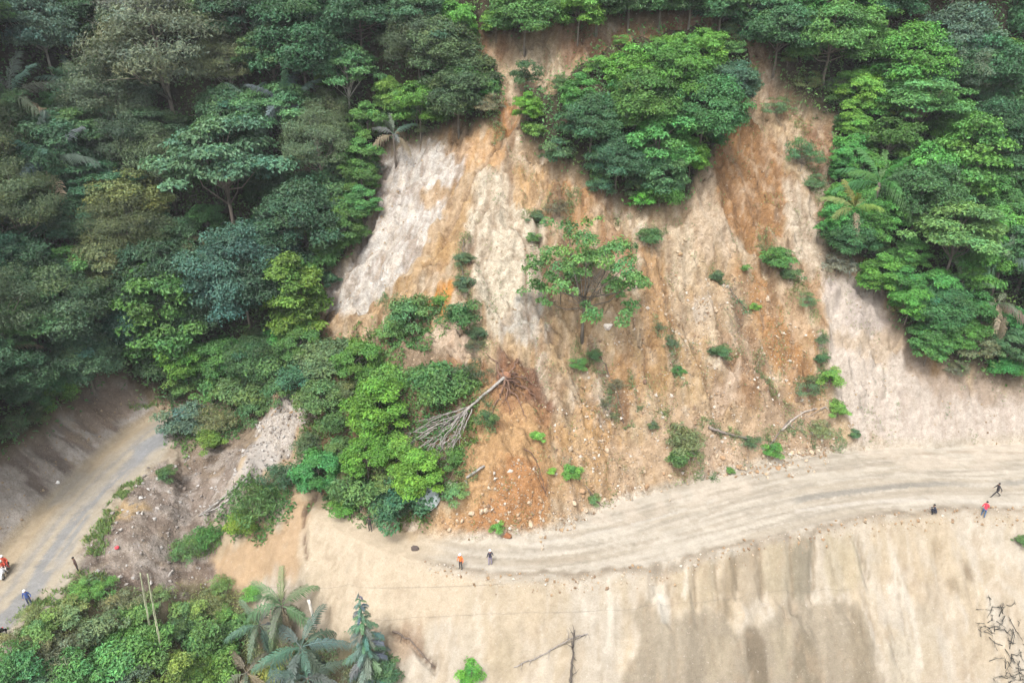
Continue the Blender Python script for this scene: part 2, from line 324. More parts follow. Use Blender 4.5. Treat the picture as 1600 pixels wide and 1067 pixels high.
lay(blob([(1000, 560), (1100, 520), (1110, 640), (1030, 660)], 1.0, 2.0), soil(204, 170, 120), 0.6)
lay(blob([(1100, 440), (1170, 440), (1180, 560), (1120, 540)], 0.8, 1.6), soil(190, 168, 140), 0.6)
for q in ([(845, 315), (870, 300), (900, 310), (890, 330), (860, 345)], [(930, 300), (960, 320), (940, 340)], [(1190, 610), (1220, 600), (1240, 640), (1210, 660)], [(735, 370), (720, 420), (730, 450), (712, 440)], [(1150, 470), (1170, 500), (1155, 520)], [(920, 540), (960, 600), (985, 660), (965, 655), (940, 600)], [(1030, 515), (1060, 580), (1045, 575)]):
    lay(blob(q, 0.3, 0.7), soil(120, 96, 76), 0.75)
lay(RILL, soil(146, 114, 84), 0.6)
fl1 = fbm(XX / 0.8, YY / 1.0, 411, 4); fl2 = fbm(XX / 1.6, YY / 2.2, 421, 5); fl3 = fbm(UU / .6, VV / 2.5, 431, 4)
lay(SLIDE * sstep(0.57, 0.61, fl1) * sstep(.4, .5, fl2), soil(136, 104, 76), 0.4); lay(SLIDE * (1 - sstep(0.38, 0.42, fl1)) * sstep(.42, .55, fl2), soil(232, 214, 188), 0.3)
lay(SLIDE * sstep(0.58, 0.63, fl3) * sstep(2, 6, DD - hu(SS)), soil(168, 132, 96), 0.22); lay(SLIDE * (1 - sstep(0.36, 0.42, fl3)), soil(222, 204, 178), 0.2)
lay(blob([(770, 545), (800, 560), (850, 590), (868, 640), (858, 660), (835, 630), (800, 610), (775, 590)], .3, .6), soil(120, 80, 62), .7)
# toe, red, and the talus
lay(blob([(740, 600), (800, 590), (850, 640), (870, 700), (890, 760), (860, 820), (800, 845), (700, 830), (715, 740), (720, 680)], 0.8, 1.4), soil(204, 164, 116), 0.95)
lay(blob([(800, 720), (840, 720), (860, 780), (835, 830), (770, 838), (715, 828), (715, 800), (770, 780)], 0.7, 1.3), soil(190, 138, 90), 0.9)
lay(blob([(680, 800), (715, 795), (720, 830), (690, 838)], 0.5), soil(212, 170, 122), 0.9)
lay(blob([(770, 565), (800, 570), (860, 620), (850, 660), (815, 640), (790, 660), (770, 620)], 0.5, 1.2), soil(150, 104, 74), 0.6)
lay(blob([(1030, 640), (1300, 640), (1330, 690), (1240, 735), (1050, 745), (940, 790), (880, 800), (960, 720)], 1.0, 2.0), soil(206, 178, 146), 0.7)
stony = np.clip(blob([(880, 600), (1050, 420), (1180, 420), (1260, 560), (1330, 690), (1240, 740), (1050, 750), (960, 790), (860, 835), (700, 835), (760, 760), (860, 740)], 1.5, 2.0), 0, 1)
# right cut bank, pale pinkish
lay(blob([(1295, 425), (1370, 432), (1400, 500), (1430, 560), (1480, 590), (1600, 600), (1750, 600), (1750, 705), (1340, 692), (1310, 620), (1290, 520)], 0.6), soil(217, 203, 187), 1.0)
lay(blob([(1370, 440), (1410, 500), (1435, 560), (1490, 588), (1600, 600), (1750, 610), (1750, 640), (1580, 625), (1480, 620), (1420, 590), (1380, 520)], 0.6, 1.0), soil(176, 152, 128), 0.7)
lay(blob([(1310, 450), (1370, 450), (1390, 520), (1330, 520)], 0.6, 1.8), soil(196, 182, 172), 0.6)
lay(blob([(1310, 520), (1400, 520), (1410, 560), (1330, 560)], 0.6, 1.5), soil(204, 180, 148), 0.6)
bankR = blob([(1340, 600), (1470, 600), (1750, 620), (1750, 700), (1340, 690)], 0.6)
lay(bankR * sstep(0.5, 0.7, fbm(SS / 0.35, DD / 5, 141, 3)), soil(190, 172, 156), 0.5)
# lower face
lay(LOWER * (XX > -24), soil(212, 199, 178))
lay(LOWER * sstep(0.5, 0.68, n2), soil(208, 188, 156), 0.7)
lay(LOWER * sstep(0.55, 0.75, n1), soil(228, 214, 192), 0.6)
lay(LOWER * sstep(0.55, 0.7, n4) * sstep(2, 8, -DD) , soil(200, 178, 146), 0.45)
lay(LOWER * sstep(0.50, 0.64, fbm(XX / 0.8 + 3 * n1, YY / 5, 301, 4)) * (1 - sstep(4, 9, -DD)), soil(204, 186, 156), 0.45)
lay(LOWER * sstep(0.56, 0.64, fbm(XX / 0.6 + 3 * n1, YY / 4, 311, 4)), soil(232, 220, 200), 0.3)
FL = [([(1190, 842), (1250, 838), (1252, 930), (1192, 928)], (202, 186, 154), .7), ([(1235, 838), (1270, 838), (1267, 925), (1246, 960), (1236, 900)], (172, 160, 136), .9), ([(1290, 838), (1330, 838), (1352, 885), (1332, 925), (1300, 935), (1284, 883)], (206, 190, 156), .6),
      ([(1125, 876), (1150, 880), (1146, 968), (1125, 958)], (186, 167, 138), .9), ([(1152, 858), (1186, 852), (1196, 932), (1160, 948)], (198, 180, 152), .85), ([(1050, 888), (1075, 884), (1078, 950), (1060, 955)], (212, 192, 158), .7), ([(1088, 886), (1116, 880), (1118, 940), (1095, 945)], (206, 188, 156), .7),
      ([(1000, 928), (1025, 948), (1035, 968), (1070, 958), (1100, 947), (1120, 958), (1146, 978), (1190, 983), (1240, 933), (1280, 948), (1320, 928), (1350, 958), (1366, 1008), (1382, 1063), (1385, 1130), (955, 1130), (975, 1060), (1003, 1010), (985, 955)], (186, 171, 147), .95),
      ([(1160, 978), (1180, 985), (1198, 1010), (1206, 1063), (1206, 1130), (1176, 1130), (1172, 1063)], (146, 131, 109), .9), ([(1250, 978), (1268, 1000), (1290, 1063), (1290, 1130), (1232, 1130), (1236, 1063)], (160, 146, 122), .85), ([(1330, 955), (1350, 975), (1366, 1040), (1366, 1100), (1335, 1090), (1320, 1010)], (170, 154, 128), .7),
      ([(1030, 985), (1060, 965), (1080, 1000), (1060, 1050), (1020, 1070)], (200, 186, 162), .6), ([(1100, 990), (1140, 990), (1150, 1050), (1110, 1063)], (196, 180, 152), .6), ([(1205, 990), (1235, 975), (1230, 1063), (1210, 1063)], (206, 190, 160), .7),
      ([(1018, 922), (1030, 918), (1046, 968), (1036, 966)], (238, 228, 210), .9), ([(1500, 876), (1512, 876), (1522, 906), (1510, 908)], (160, 140, 114), .8), ([(1478, 905), (1492, 902), (1498, 925), (1482, 925)], (176, 156, 128), .7), ([(1455, 845), (1475, 850), (1476, 870), (1462, 868)], (192, 170, 138), .7),
      ([(1530, 870), (1555, 868), (1558, 900), (1540, 905)], (206, 188, 158), .7), ([(1430, 940), (1460, 950), (1470, 1040), (1440, 1060)], (210, 194, 166), .6), ([(1380, 1000), (1420, 990), (1440, 1063), (1400, 1100)], (228, 214, 188), .7), ([(870, 930), (890, 925), (885, 960)], (206, 186, 152), .6), ([(770, 1000), (800, 990), (800, 1060), (760, 1060)], (208, 190, 158), .6), ([(560, 960), (600, 955), (640, 980), (590, 1010)], (202, 184, 156), .6)]
for pts, c_, k_ in FL: lay(blob(pts, 0.28, 0.34, 7, 0.9), soil(*(v * .94 for v in c_)), k_)
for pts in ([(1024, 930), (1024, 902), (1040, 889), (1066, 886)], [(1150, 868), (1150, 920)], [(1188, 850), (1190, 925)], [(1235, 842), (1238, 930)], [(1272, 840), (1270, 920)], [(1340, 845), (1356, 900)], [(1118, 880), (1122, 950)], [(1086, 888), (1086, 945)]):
    lay(line(pts, 0.22), soil(156, 138, 112), 0.7)  # arch's shadow painted in as a brown line, flute edges darkened with it
lay(RLOW * LOWER, soil(176, 158, 132), 0.5)
for pts in ([(1022, 915), (1032, 940), (1040, 965)], [(950, 905), (955, 960), (945, 1020)], [(905, 905), (915, 960)], [(1075, 880), (1070, 930)], [(1400, 880), (1425, 960), (1440, 1040)]):
    lay(line(pts, 0.3), soil(236, 226, 206), 0.6)
# left slump and cracked apron
lay(blob([(455, 765), (500, 790), (480, 860), (470, 900), (400, 910), (330, 915), (320, 870), (370, 840), (440, 820)], 0.7), soil(204, 172, 134), 0.95)
lay(blob([(490, 790), (600, 830), (700, 850), (760, 890), (700, 960), (600, 1000), (520, 1000), (470, 900)], 0.8), soil(219, 200, 171), 0.9)
for pts in ([(495, 775), (478, 800), (476, 840), (480, 870)], [(610, 985), (640, 1000), (660, 1025), (680, 1042)]):
    lay(line(pts, 0.2), soil(128, 102, 82), 0.85)
lay(blob([(600, 990), (640, 985), (660, 1010), (640, 1040), (610, 1020)], 0.4), soil(170, 140, 112), 0.6)
# left debris, tongue, bank
lay(blob([(130, 880), (175, 790), (230, 730), (330, 690), (400, 690), (370, 760), (330, 820), (320, 900), (220, 935)], 0.8, 1.4), soil(166, 150, 136), 1.0)
lay(blob([(150, 870), (200, 840), (260, 830), (300, 800), (300, 860), (220, 905)], 0.8, 2.0), soil(188, 176, 162), 0.7)
lay(blob([(180, 790), (215, 775), (230, 795), (200, 812), (178, 808)], 0.4, 0.6), soil(196, 168, 124), 0.9)
lay(blob([(170, 900), (330, 880), (330, 930), (200, 940)], 0.8, 2.0), soil(142, 122, 108), 0.7)
lay(blob([(260, 620), (420, 590), (440, 640), (390, 700), (330, 740), (260, 720)], 0.8, 1.5), soil(140, 122, 102), 0.8)
lay(blob([(505, 598), (440, 615), (405, 665), (380, 715), (335, 790), (350, 800), (420, 740), (470, 680), (508, 640)], 0.4, 0.9), soil(208, 198, 186), 1.0)
lay(sstep(-0.4, 0.4, dK) * (1 - onroad), soil(192, 180, 167), 1.0)
bk = sstep(-0.4, 0.4, dK) * (1 - onroad)
lay(bk * sstep(0.5, 0.66, n1), soil(214, 204, 192), 0.75)
lay(bk * sstep(0.5, 0.66, fbm(SS / 0.9, DD / 6, 133, 3)), soil(118, 100, 86), 0.7)
lay(blob([(150, 600), (200, 590), (215, 620), (200, 650), (140, 680), (100, 690), (120, 640)], 0.5), soil(170, 148, 128), 0.8)
lay(blob([(0, 735), (30, 740), (25, 800), (0, 820), (-40, 830), (-40, 760)], 0.6), soil(204, 192, 178), 0.8)
# roads
ac = fbm(SS / 9, DD / 0.8, 151, 3)
lay(MAINROAD, soil(212, 200, 180)); lay(MAINROAD * sstep(0.48, 0.62, ac), soil(196, 182, 160), 0.75)
lay(MAINROAD * sstep(0.56, 0.7, fbm(SS / 5, DD / 0.45, 161, 3)), soil(226, 214, 194), 0.7)
lay(MAINROAD * sstep(0.56, 0.66, fbm(SS / 11 + DD / 3, DD / 0.42, 171, 3)), soil(178, 166, 148), 0.6)
lay(MAINROAD * sstep(0.58, 0.64, fbm(SS / 8, DD / 0.22, 173, 2)), soil(182, 168, 148), 0.3)
lay(MAINROAD * sstep(0.58, 0.64, fbm(SS / 10, DD / 0.25, 177, 2)), soil(228, 217, 198), 0.35)
lay(MAINROAD * (1 - sstep(0.1, 0.5, np.abs(DD + hl(SS) - 0.15 + (n1 - .5) * 1.6 + (n3 - .5) * .9))), soil(150, 132, 110), 0.65)
lay(MAINROAD * sstep(1.5, 3.5, DD) * sstep(0.45, 0.6, n1), soil(222, 206, 184), 0.6)
lay(MAINROAD * (1 - sstep(0.25, 0.6, np.abs(DD - 0.4 - 0.6 * (n1 - .5)))) * sstep(0.42, 0.6, fbm(SS / 6, DD * 0, 5, 2)) * (XX > 22), soil(160, 154, 144), 0.7)
for pts, c_ in [([(960, 842), (1120, 792), (1300, 752), (1450, 738), (1610, 738)], (178, 166, 148)), ([(900, 868), (1060, 836), (1220, 792), (1400, 770), (1610, 765)], (186, 172, 152)), ([(1000, 802), (1100, 775), (1250, 742), (1400, 722)], (184, 170, 150)), ([(830, 852), (980, 822), (1120, 780)], (226, 216, 198)), ([(1200, 805), (1350, 785), (1500, 782), (1610, 790)], (226, 216, 200)),
                ([(1380, 716), (1480, 706), (1610, 708)], (190, 172, 150)), ([(740, 862), (820, 876), (920, 872)], (184, 168, 146)), ([(1080, 815), (1180, 770), (1240, 750)], (188, 174, 154))]:
    lay(line(pts, 0.28, 8) * sstep(.35, .5, fbm(XX / 2, YY / 2, 501, 3)), soil(*c_), 0.7)
lay(LEFTROAD, soil(198, 186, 166))
lay(LEFTROAD * (1 - sstep(0.5, 1.3, np.abs(DD + 0.9 + (ac - .5) * 1.2))), soil(168, 166, 163), 0.95)
lay(LEFTROAD * (1 - sstep(0.2, 0.7, np.abs(DD - 1.2 + (ac - .5) * 1.5))), soil(176, 170, 162), 0.6)
lay(LEFTROAD * sstep(0.54, 0.66, fbm(SS / 8, DD / 0.5, 181, 3)), soil(210, 194, 166), 0.6)
lay(LEFTROAD * sstep(1.2, 2.6, DD) * sstep(0.45, 0.6, fbm(SS / 6, DD / 1.2, 191, 2)), soil(208, 182, 142), 0.6)
lay(blob([(200, 700), (258, 668), (262, 690), (215, 730)], 0.4, 0.5), soil(172, 172, 172), 0.8)
# forest floor and scrub floor
lay(FOREST, soil(74, 70, 50)); lay(FOREST * sstep(0.5, 0.65, n1), soil(92, 80, 60), 0.8)
lay(np.where(DD < -hl(SS) - 0.3, sstep(-0.5, 0.8, dS), 0), soil(120, 112, 80), 0.9)
lay(blob([(470, 640), (560, 540), (640, 500), (720, 600), (735, 690), (720, 760), (640, 800), (470, 770)], 0.8, 1.4), soil(120, 98, 70), 0.75)
lay((LOWER + bk) * sstep(0.6, 0.72, n3) * sstep(0.4, 0.6, n1), soil(176, 156, 130), 0.5)
deb = blob([(130, 880), (175, 790), (230, 730), (330, 690), (400, 690), (370, 760), (330, 820), (320, 900), (220, 935)], 0.8, 1.4)
lay(deb * sstep(0.5, 0.6, fbm(XX / 1.1, YY / 1.1, 211, 4)), soil(124, 108, 95), 0.6); lay(deb * sstep(0.55, 0.62, fbm(XX / 0.8, YY / 0.8, 221, 4)), soil(192, 182, 172), 0.55)
COL *= (0.86 + 0.28 * n3)[..., None]
stony *= (SLIDE + 0.3 * MAINROAD).clip(0, 1)
stony = np.maximum(stony, blob([(505, 598), (440, 615), (405, 665), (380, 715), (335, 790), (350, 800), (420, 740), (470, 680), (508, 640)], 0.5) * 0.9)
stony = np.maximum(stony, blob([(130, 880), (175, 790), (230, 730), (330, 690), (400, 690), (330, 820), (320, 900), (220, 935)], 0.8) * 0.6)

MOT = np.clip(0.42 + 0.62 * SLIDE + 0.6 * deb + 0.25 * bk + 0.3 * FOREST - 0.05 * MAINROAD - .3 * SLIDE * blob([(1295, 425), (1370, 432), (1400, 500), (1430, 560), (1480, 590), (1600, 600), (1750, 600), (1750, 705), (1340, 692), (1310, 620), (1290, 520)], 0.6, .3), 0.2, 1)
# ------------------------------------------------------------------ materials
def nodes(name):
    m = bpy.data.materials.new(name); m.use_nodes = True; t = m.node_tree; t.nodes.clear()
    o = t.nodes.new('ShaderNodeOutputMaterial'); b = t.nodes.new('ShaderNodeBsdfPrincipled'); t.links.new(b.outputs[0], o.inputs[0])
    return m, t, b, o
def N(t, k, **kw):
    n = t.nodes.new(k)
    for a, v in kw.items():
        if a in n.inputs: n.inputs[a].default_value = v
        else: setattr(n, a, v)
    return n
def mixc(t, mode, fac, a, b):
    n = t.nodes.new('ShaderNodeMix'); n.data_type = 'RGBA'; n.blend_type = mode
    for i, v in ((0, fac), (6, a), (7, b)):
        if hasattr(v, 'links'): t.links.new(v, n.inputs[i])
        else: n.inputs[i].default_value = v
    return n.outputs[2]
def ramp(t, src, p0, p1, c0, c1):
    n = t.nodes.new('ShaderNodeValToRGB'); e = n.color_ramp.elements
    e[0].position, e[1].position = p0, p1; e[0].color, e[1].color = c0, c1
    t.links.new(src, n.inputs[0]); return n.outputs[0]

COL *= (0.80 + 0.20 * MOT)[..., None]
def ground_material():
    m, t, b, o = nodes('soil')
    geo = N(t, 'ShaderNodeNewGeometry'); at_ = N(t, 'ShaderNodeAttribute', attribute_name='soil_colour'); st = N(t, 'ShaderNodeAttribute', attribute_name='stony')
    n = N(t, 'ShaderNodeTexNoise', Scale=1.6, Detail=9.0, Roughness=0.68); t.links.new(geo.outputs['Position'], n.inputs['Vector'])
    mo = N(t, 'ShaderNodeAttribute', attribute_name='mottle'); mf = mo.outputs['Fac']
    c = mixc(t, 'MULTIPLY', mf, at_.outputs['Color'], ramp(t, n.outputs[0], 0.3, 0.7, (0.66, 0.62, 0.57, 1), (1.2, 1.2, 1.2, 1)))
    nf = N(t, 'ShaderNodeTexNoise', Scale=9.0, Detail=4.0, Roughness=0.7); t.links.new(geo.outputs['Position'], nf.inputs['Vector'])
    c = mixc(t, 'MULTIPLY', mf, c, ramp(t, nf.outputs[0], 0.35, 0.65, (0.74, 0.71, 0.68, 1), (1.17, 1.17, 1.17, 1)))
    ns = N(t, 'ShaderNodeTexNoise', Scale=3.6, Detail=6.0, Roughness=0.75); t.links.new(geo.outputs['Position'], ns.inputs['Vector'])
    c = mixc(t, 'MULTIPLY', mf, c, ramp(t, ns.outputs[0], 0.34, 0.42, (0.62, 0.57, 0.52, 1), (1, 1, 1, 1)))
    c = mixc(t, 'MIX', ramp(t, ns.outputs[0], 0.60, 0.70, (0, 0, 0, 1), (0.55, 0.55, 0.55, 1)), c, (*soil(236, 222, 204), 1))
    v = N(t, 'ShaderNodeTexVoronoi', Scale=3.2, Randomness=1.0); t.links.new(geo.outputs['Position'], v.inputs['Vector'])
    sp = ramp(t, v.outputs['Distance'], 0.12, 0.30, (1, 1, 1, 1), (0, 0, 0, 1))
    sel = N(t, 'ShaderNodeSeparateColor'); t.links.new(v.outputs['Color'], sel.inputs[0])
    gate = N(t, 'ShaderNodeMath', operation='GREATER_THAN'); gate.inputs[1].default_value = 0.62; t.links.new(sel.outputs[0], gate.inputs[0])
    g2 = N(t, 'ShaderNodeMath', operation='MULTIPLY'); t.links.new(sp, g2.inputs[0]); t.links.new(gate.outputs[0], g2.inputs[1])
    g3 = N(t, 'ShaderNodeMath', operation='MULTIPLY'); t.links.new(g2.outputs[0], g3.inputs[0]); t.links.new(st.outputs['Fac'], g3.inputs[1])
    pale = mixc(t, 'MIX', sel.outputs[1], (*soil(232, 216, 196), 1), (*soil(150, 126, 104), 1))
    c = mixc(t, 'MIX', g3.outputs[0], c, pale)
    t.links.new(c, b.inputs['Base Color']); b.inputs['Roughness'].default_value = 0.95; b.inputs['Specular IOR Level'].default_value = 0.15
    bp = N(t, 'ShaderNodeBump', Strength=1.0, Distance=0.4); nb = N(t, 'ShaderNodeTexNoise', Scale=1.1, Detail=10.0, Roughness=0.66); t.links.new(geo.outputs['Position'], nb.inputs['Vector'])
    ad = N(t, 'ShaderNodeMath', operation='MULTIPLY_ADD'); t.links.new(g3.outputs[0], ad.inputs[0]); ad.inputs[1].default_value = 0.25; t.links.new(nb.outputs[0], ad.inputs[2])
    sm = N(t, 'ShaderNodeMath', operation='MULTIPLY'); t.links.new(mf, sm.inputs[0]); sm.inputs[1].default_value = 1.0; t.links.new(sm.outputs[0], bp.inputs['Strength'])
    t.links.new(ad.outputs[0], bp.inputs['Height']); t.links.new(bp.outputs[0], b.inputs['Normal'])
    return m
M_SOIL = ground_material()
def leaf_material():
    m, t, b, o = nodes('leaf')
    oi = N(t, 'ShaderNodeObjectInfo'); a = N(t, 'ShaderNodeAttribute', attribute_name='tint')
    c = mixc(t, 'MULTIPLY', 1.0, oi.outputs['Color'], a.outputs['Color'])
    t.links.new(c, b.inputs['Base Color']); b.inputs['Roughness'].default_value = 0.55; b.inputs['Specular IOR Level'].default_value = 0.25
    tr = N(t, 'ShaderNodeBsdfTranslucent'); c2 = mixc(t, 'MULTIPLY', 1.0, c, (1.15, 1.15, 0.7, 1)); t.links.new(c2, tr.inputs['Color'])
    mx = N(t, 'ShaderNodeMixShader'); mx.inputs[0].default_value = 0.32
    t.links.new(b.outputs[0], mx.inputs[1]); t.links.new(tr.outputs[0], mx.inputs[2]); t.links.new(mx.outputs[0], o.inputs[0])
    return m
M_LEAF = leaf_material()
def coloured(name, rough=0.8, sc=6.0, lo=0.7, hi=1.25, stretch=(1, 1, 1), metal=0.0, bump=0.4):
    m, t, b, o = nodes(name); oi = N(t, 'ShaderNodeObjectInfo'); tc = N(t, 'ShaderNodeTexCoord')
    mp = N(t, 'ShaderNodeMapping'); mp.inputs['Scale'].default_value = stretch; t.links.new(tc.outputs['Object'], mp.inputs[0])
    n = N(t, 'ShaderNodeTexNoise', Scale=sc, Detail=5.0, Roughness=0.6); t.links.new(mp.outputs[0], n.inputs['Vector'])
    c = mixc(t, 'MULTIPLY', 1.0, oi.outputs['Color'], ramp(t, n.outputs[0], 0.3, 0.7, (lo, lo, lo, 1), (hi, hi, hi, 1)))
    t.links.new(c, b.inputs['Base Color']); b.inputs['Roughness'].default_value = rough; b.inputs['Metallic'].default_value = metal
    bp = N(t, 'ShaderNodeBump', Strength=bump, Distance=0.05); t.links.new(n.outputs[0], bp.inputs['Height']); t.links.new(bp.outputs[0], b.inputs['Normal'])
    return m
M_BARK = coloured('bark', 0.9, 5.0, 0.55, 1.3, (1, 1, 0.3)); M_STONE = coloured('stone', 0.9, 3.0, 0.7, 1.2, bump=0.8)
M_PAINT = coloured('paint', 0.35, 8.0, 0.92, 1.05, bump=0.05); M_CLOTH = coloured('cloth', 0.9, 20.0, 0.8, 1.15); M_METAL = coloured('metal', 0.4, 10, 0.8, 1.1, metal=0.8, bump=0.1)
def flat_mat(name, c, rough=0.8):
    m, t, b, o = nodes(name); n = N(t, 'ShaderNodeTexNoise', Scale=18.0, Detail=3.0); tc = N(t, 'ShaderNodeTexCoord'); t.links.new(tc.outputs['Object'], n.inputs['Vector'])
    v = plain(c); t.links.new(mixc(t, 'MULTIPLY', 1.0, v, ramp(t, n.outputs[0], 0.3, 0.7, (0.85, 0.85, 0.85, 1), (1.1, 1.1, 1.1, 1))), b.inputs['Base Color']); b.inputs['Roughness'].default_value = rough
    return m

# ------------------------------------------------------------------ object helpers
def mesh_np(name, V, F, mat, tint=None, smooth=False):
    """V (n,3), F (m,k) of one polygon size"""
    V = np.asarray(V, np.float32); F = np.asarray(F, np.int32); me = bpy.data.meshes.new(name); k = F.shape[1]
    me.vertices.add(len(V)); me.vertices.foreach_set('co', V.ravel())
    me.loops.add(F.size); me.loops.foreach_set('vertex_index', F.ravel())
    me.polygons.add(len(F)); me.polygons.foreach_set('loop_start', np.arange(0, F.size, k, dtype=np.int32))
    me.polygons.foreach_set('use_smooth', np.full(len(F), smooth))
    me.update(calc_edges=True)
    if tint is not None:
        a = me.attributes.new('tint', 'FLOAT_COLOR', 'POINT'); a.data.foreach_set('color', np.concatenate([tint, np.ones((len(V), 1))], 1).astype(np.float32).ravel())
    if mat: me.materials.append(mat)
    return me
def put(name, me, parent=None, color=None, loc=None):
    o = bpy.data.objects.new(name, me); C.objects.link(o)
    if parent: o.parent = parent
    if color is not None: o.color = color
    if loc is not None: o.location = loc
    return o
def tag(o, label, cat, group=None):
    o['label'] = label; o['category'] = cat
    if group: o['group'] = group
    return o
def thing(name, label, cat, loc, rz=0.0, group=None, scale=1.0):
    o = bpy.data.objects.new(name, None); C.objects.link(o); o.location = loc; o.rotation_euler = (0, 0, rz)
    o.scale = (scale,) * 3 if not hasattr(scale, '__len__') else scale
    o.empty_display_size = 0.3
    return tag(o, label, cat, group)
def tube_np(P, r, k=6):
    P = np.asarray(P, float); n = len(P); r = np.broadcast_to(np.asarray(r, float), (n,)) if np.ndim(r) else np.full(n, r)
    T = np.gradient(P, axis=0); T /= np.linalg.norm(T, axis=1)[:, None] + 1e-9
    ref = np.array([0.31, 0.17, 0.93]); ref = ref if abs(T[0] @ ref) < 0.9 else np.array([1.0, 0, 0])
    V = []
    for i in range(n):
        a = np.cross(T[i], ref); a /= np.linalg.norm(a) + 1e-9; b = np.cross(T[i], a)
        for j in range(k):
            q = 2 * math.pi * j / k; V.append(P[i] + r[i] * (a * math.cos(q) + b * math.sin(q)))
    F = [[i * k + j, i * k + (j + 1) % k, (i + 1) * k + (j + 1) % k, (i + 1) * k + j] for i in range(n - 1) for j in range(k)]
    V.append(P[0]); V.append(P[-1]); c0, c1 = n * k, n * k + 1       # caps as degenerate-free fans of quads
    for j in range(0, k, 2):
        F.append([c0, (j + 2) % k, j + 1, j]); F.append([c1, (n - 1) * k + j, (n - 1) * k + j + 1, (n - 1) * k + (j + 2) % k])
    return np.array(V), np.array(F)
def join_np(parts):
    V = []; F = []; o = 0
    for v, f in parts: V.append(v); F.append(np.asarray(f) + o); o += len(v)
    return np.concatenate(V), np.concatenate(F)
def tube_mesh(name, P, r, mat, k=6): v, f = tube_np(P, r, k); return mesh_np(name, v, f, mat, smooth=True)

# ------------------------------------------------------------------ the ground: one height field, its faces shared out by kind of ground
def build_ground():
    ny, nx = XX.shape; V = np.stack([XX, YY, ZG], -1).reshape(-1, 3)
    gy, gx = np.gradient(ZG); dx = np.gradient(XX, axis=1); dy = np.gradient(YY, axis=0)
    NN = np.stack([-gx / dx, -gy / dy, np.ones_like(ZG)], -1); NN /= np.linalg.norm(NN, axis=-1)[..., None]; NN = NN.reshape(-1, 3)
    idx = np.arange(ny * nx).reshape(ny, nx)
    Q = np.stack([idx[:-1, :-1], idx[:-1, 1:], idx[1:, 1:], idx[1:, :-1]], -1).reshape(-1, 4)
    cen = lambda a: a[:-1, :-1].ravel()
    zone = np.full(len(Q), 0)
    zone[cen(SLIDE) > 0.5] = 1; zone[cen(LOWER) > 0.5] = 2; zone[cen(bk) > 0.5] = 3
    zone[cen(blob([(1295, 425), (1370, 432), (1400, 500), (1430, 560), (1480, 590), (1600, 600), (1750, 600), (1750, 705), (1340, 692), (1310, 620), (1290, 520)], 0.3)) > 0.5] = 3
    zone[cen(MAINROAD) > 0.5] = 4; zone[cen(LEFTROAD) > 0.5] = 5
    zone[(zone == 0) & (cen(onroad) > 0.5)] = 1
    for z, nm in enumerate(['hillside', 'landslide_slope', 'lower_slope', 'cut_bank', 'dirt_road', 'paved_road']):
        f = Q[zone == z]; u, inv = np.unique(f, return_inverse=True)
        me = mesh_np(nm, V[u], inv.reshape(-1, 4), M_SOIL, smooth=True)
        a = me.attributes.new('soil_colour', 'FLOAT_COLOR', 'POINT'); a.data.foreach_set('color', np.concatenate([COL.reshape(-1, 3)[u], np.ones((len(u), 1))], 1).astype(np.float32).ravel())
        a = me.attributes.new('stony', 'FLOAT', 'POINT'); a.data.foreach_set('value', stony.ravel()[u].astype(np.float32))
        a = me.attributes.new('mottle', 'FLOAT', 'POINT'); a.data.foreach_set('value', MOT.ravel()[u].astype(np.float32))
        me.normals_split_custom_set_from_vertices(NN[u].tolist())
        o = put(nm, me); o['kind'] = 'structure'
build_ground()
# ------------------------------------------------------------------ vegetation: leaf clouds
def unit(a): return a / (np.linalg.norm(a, axis=-1, keepdims=True) + 1e-9)
def leaf_quads(c, n, L, wf, r):
    m = len(c); n = unit(n); t = unit(np.cross(n, r.normal(size=(m, 3)))); s = np.cross(n, t); L = np.broadcast_to(L, (m,))[:, None]
    V = np.stack([c - t * L * 0.5 - n * L * 0.08, c + s * L * wf * 0.5 + n * L * 0.06, c + t * L * 0.5 - n * L * 0.16, c - s * L * wf * 0.5 + n * L * 0.06], 1).reshape(-1, 3)
    return V, np.arange(4 * m).reshape(m, 4)
def tint_np(r, pad, m_per, spread=0.22, pspread=0.16):
    """leaf-to-leaf and clump-to-clump differences of the foliage itself (young yellowish, old bluish)"""
    m = len(pad); a = 1 + r.normal(size=m) * spread; pv = 1 + r.normal(size=m_per) * pspread; ph = r.normal(size=m_per) * 0.06
    v = np.clip(a * pv[pad], 0.45, 1.8); h = ph[pad] + r.normal(size=m) * 0.05
    T = np.stack([v * (1 + h * 1.3), v * (1 + h * 0.2), v * (1 - h * 1.1)], 1); return np.repeat(np.clip(T, 0.2, 2.2), 4, 0)

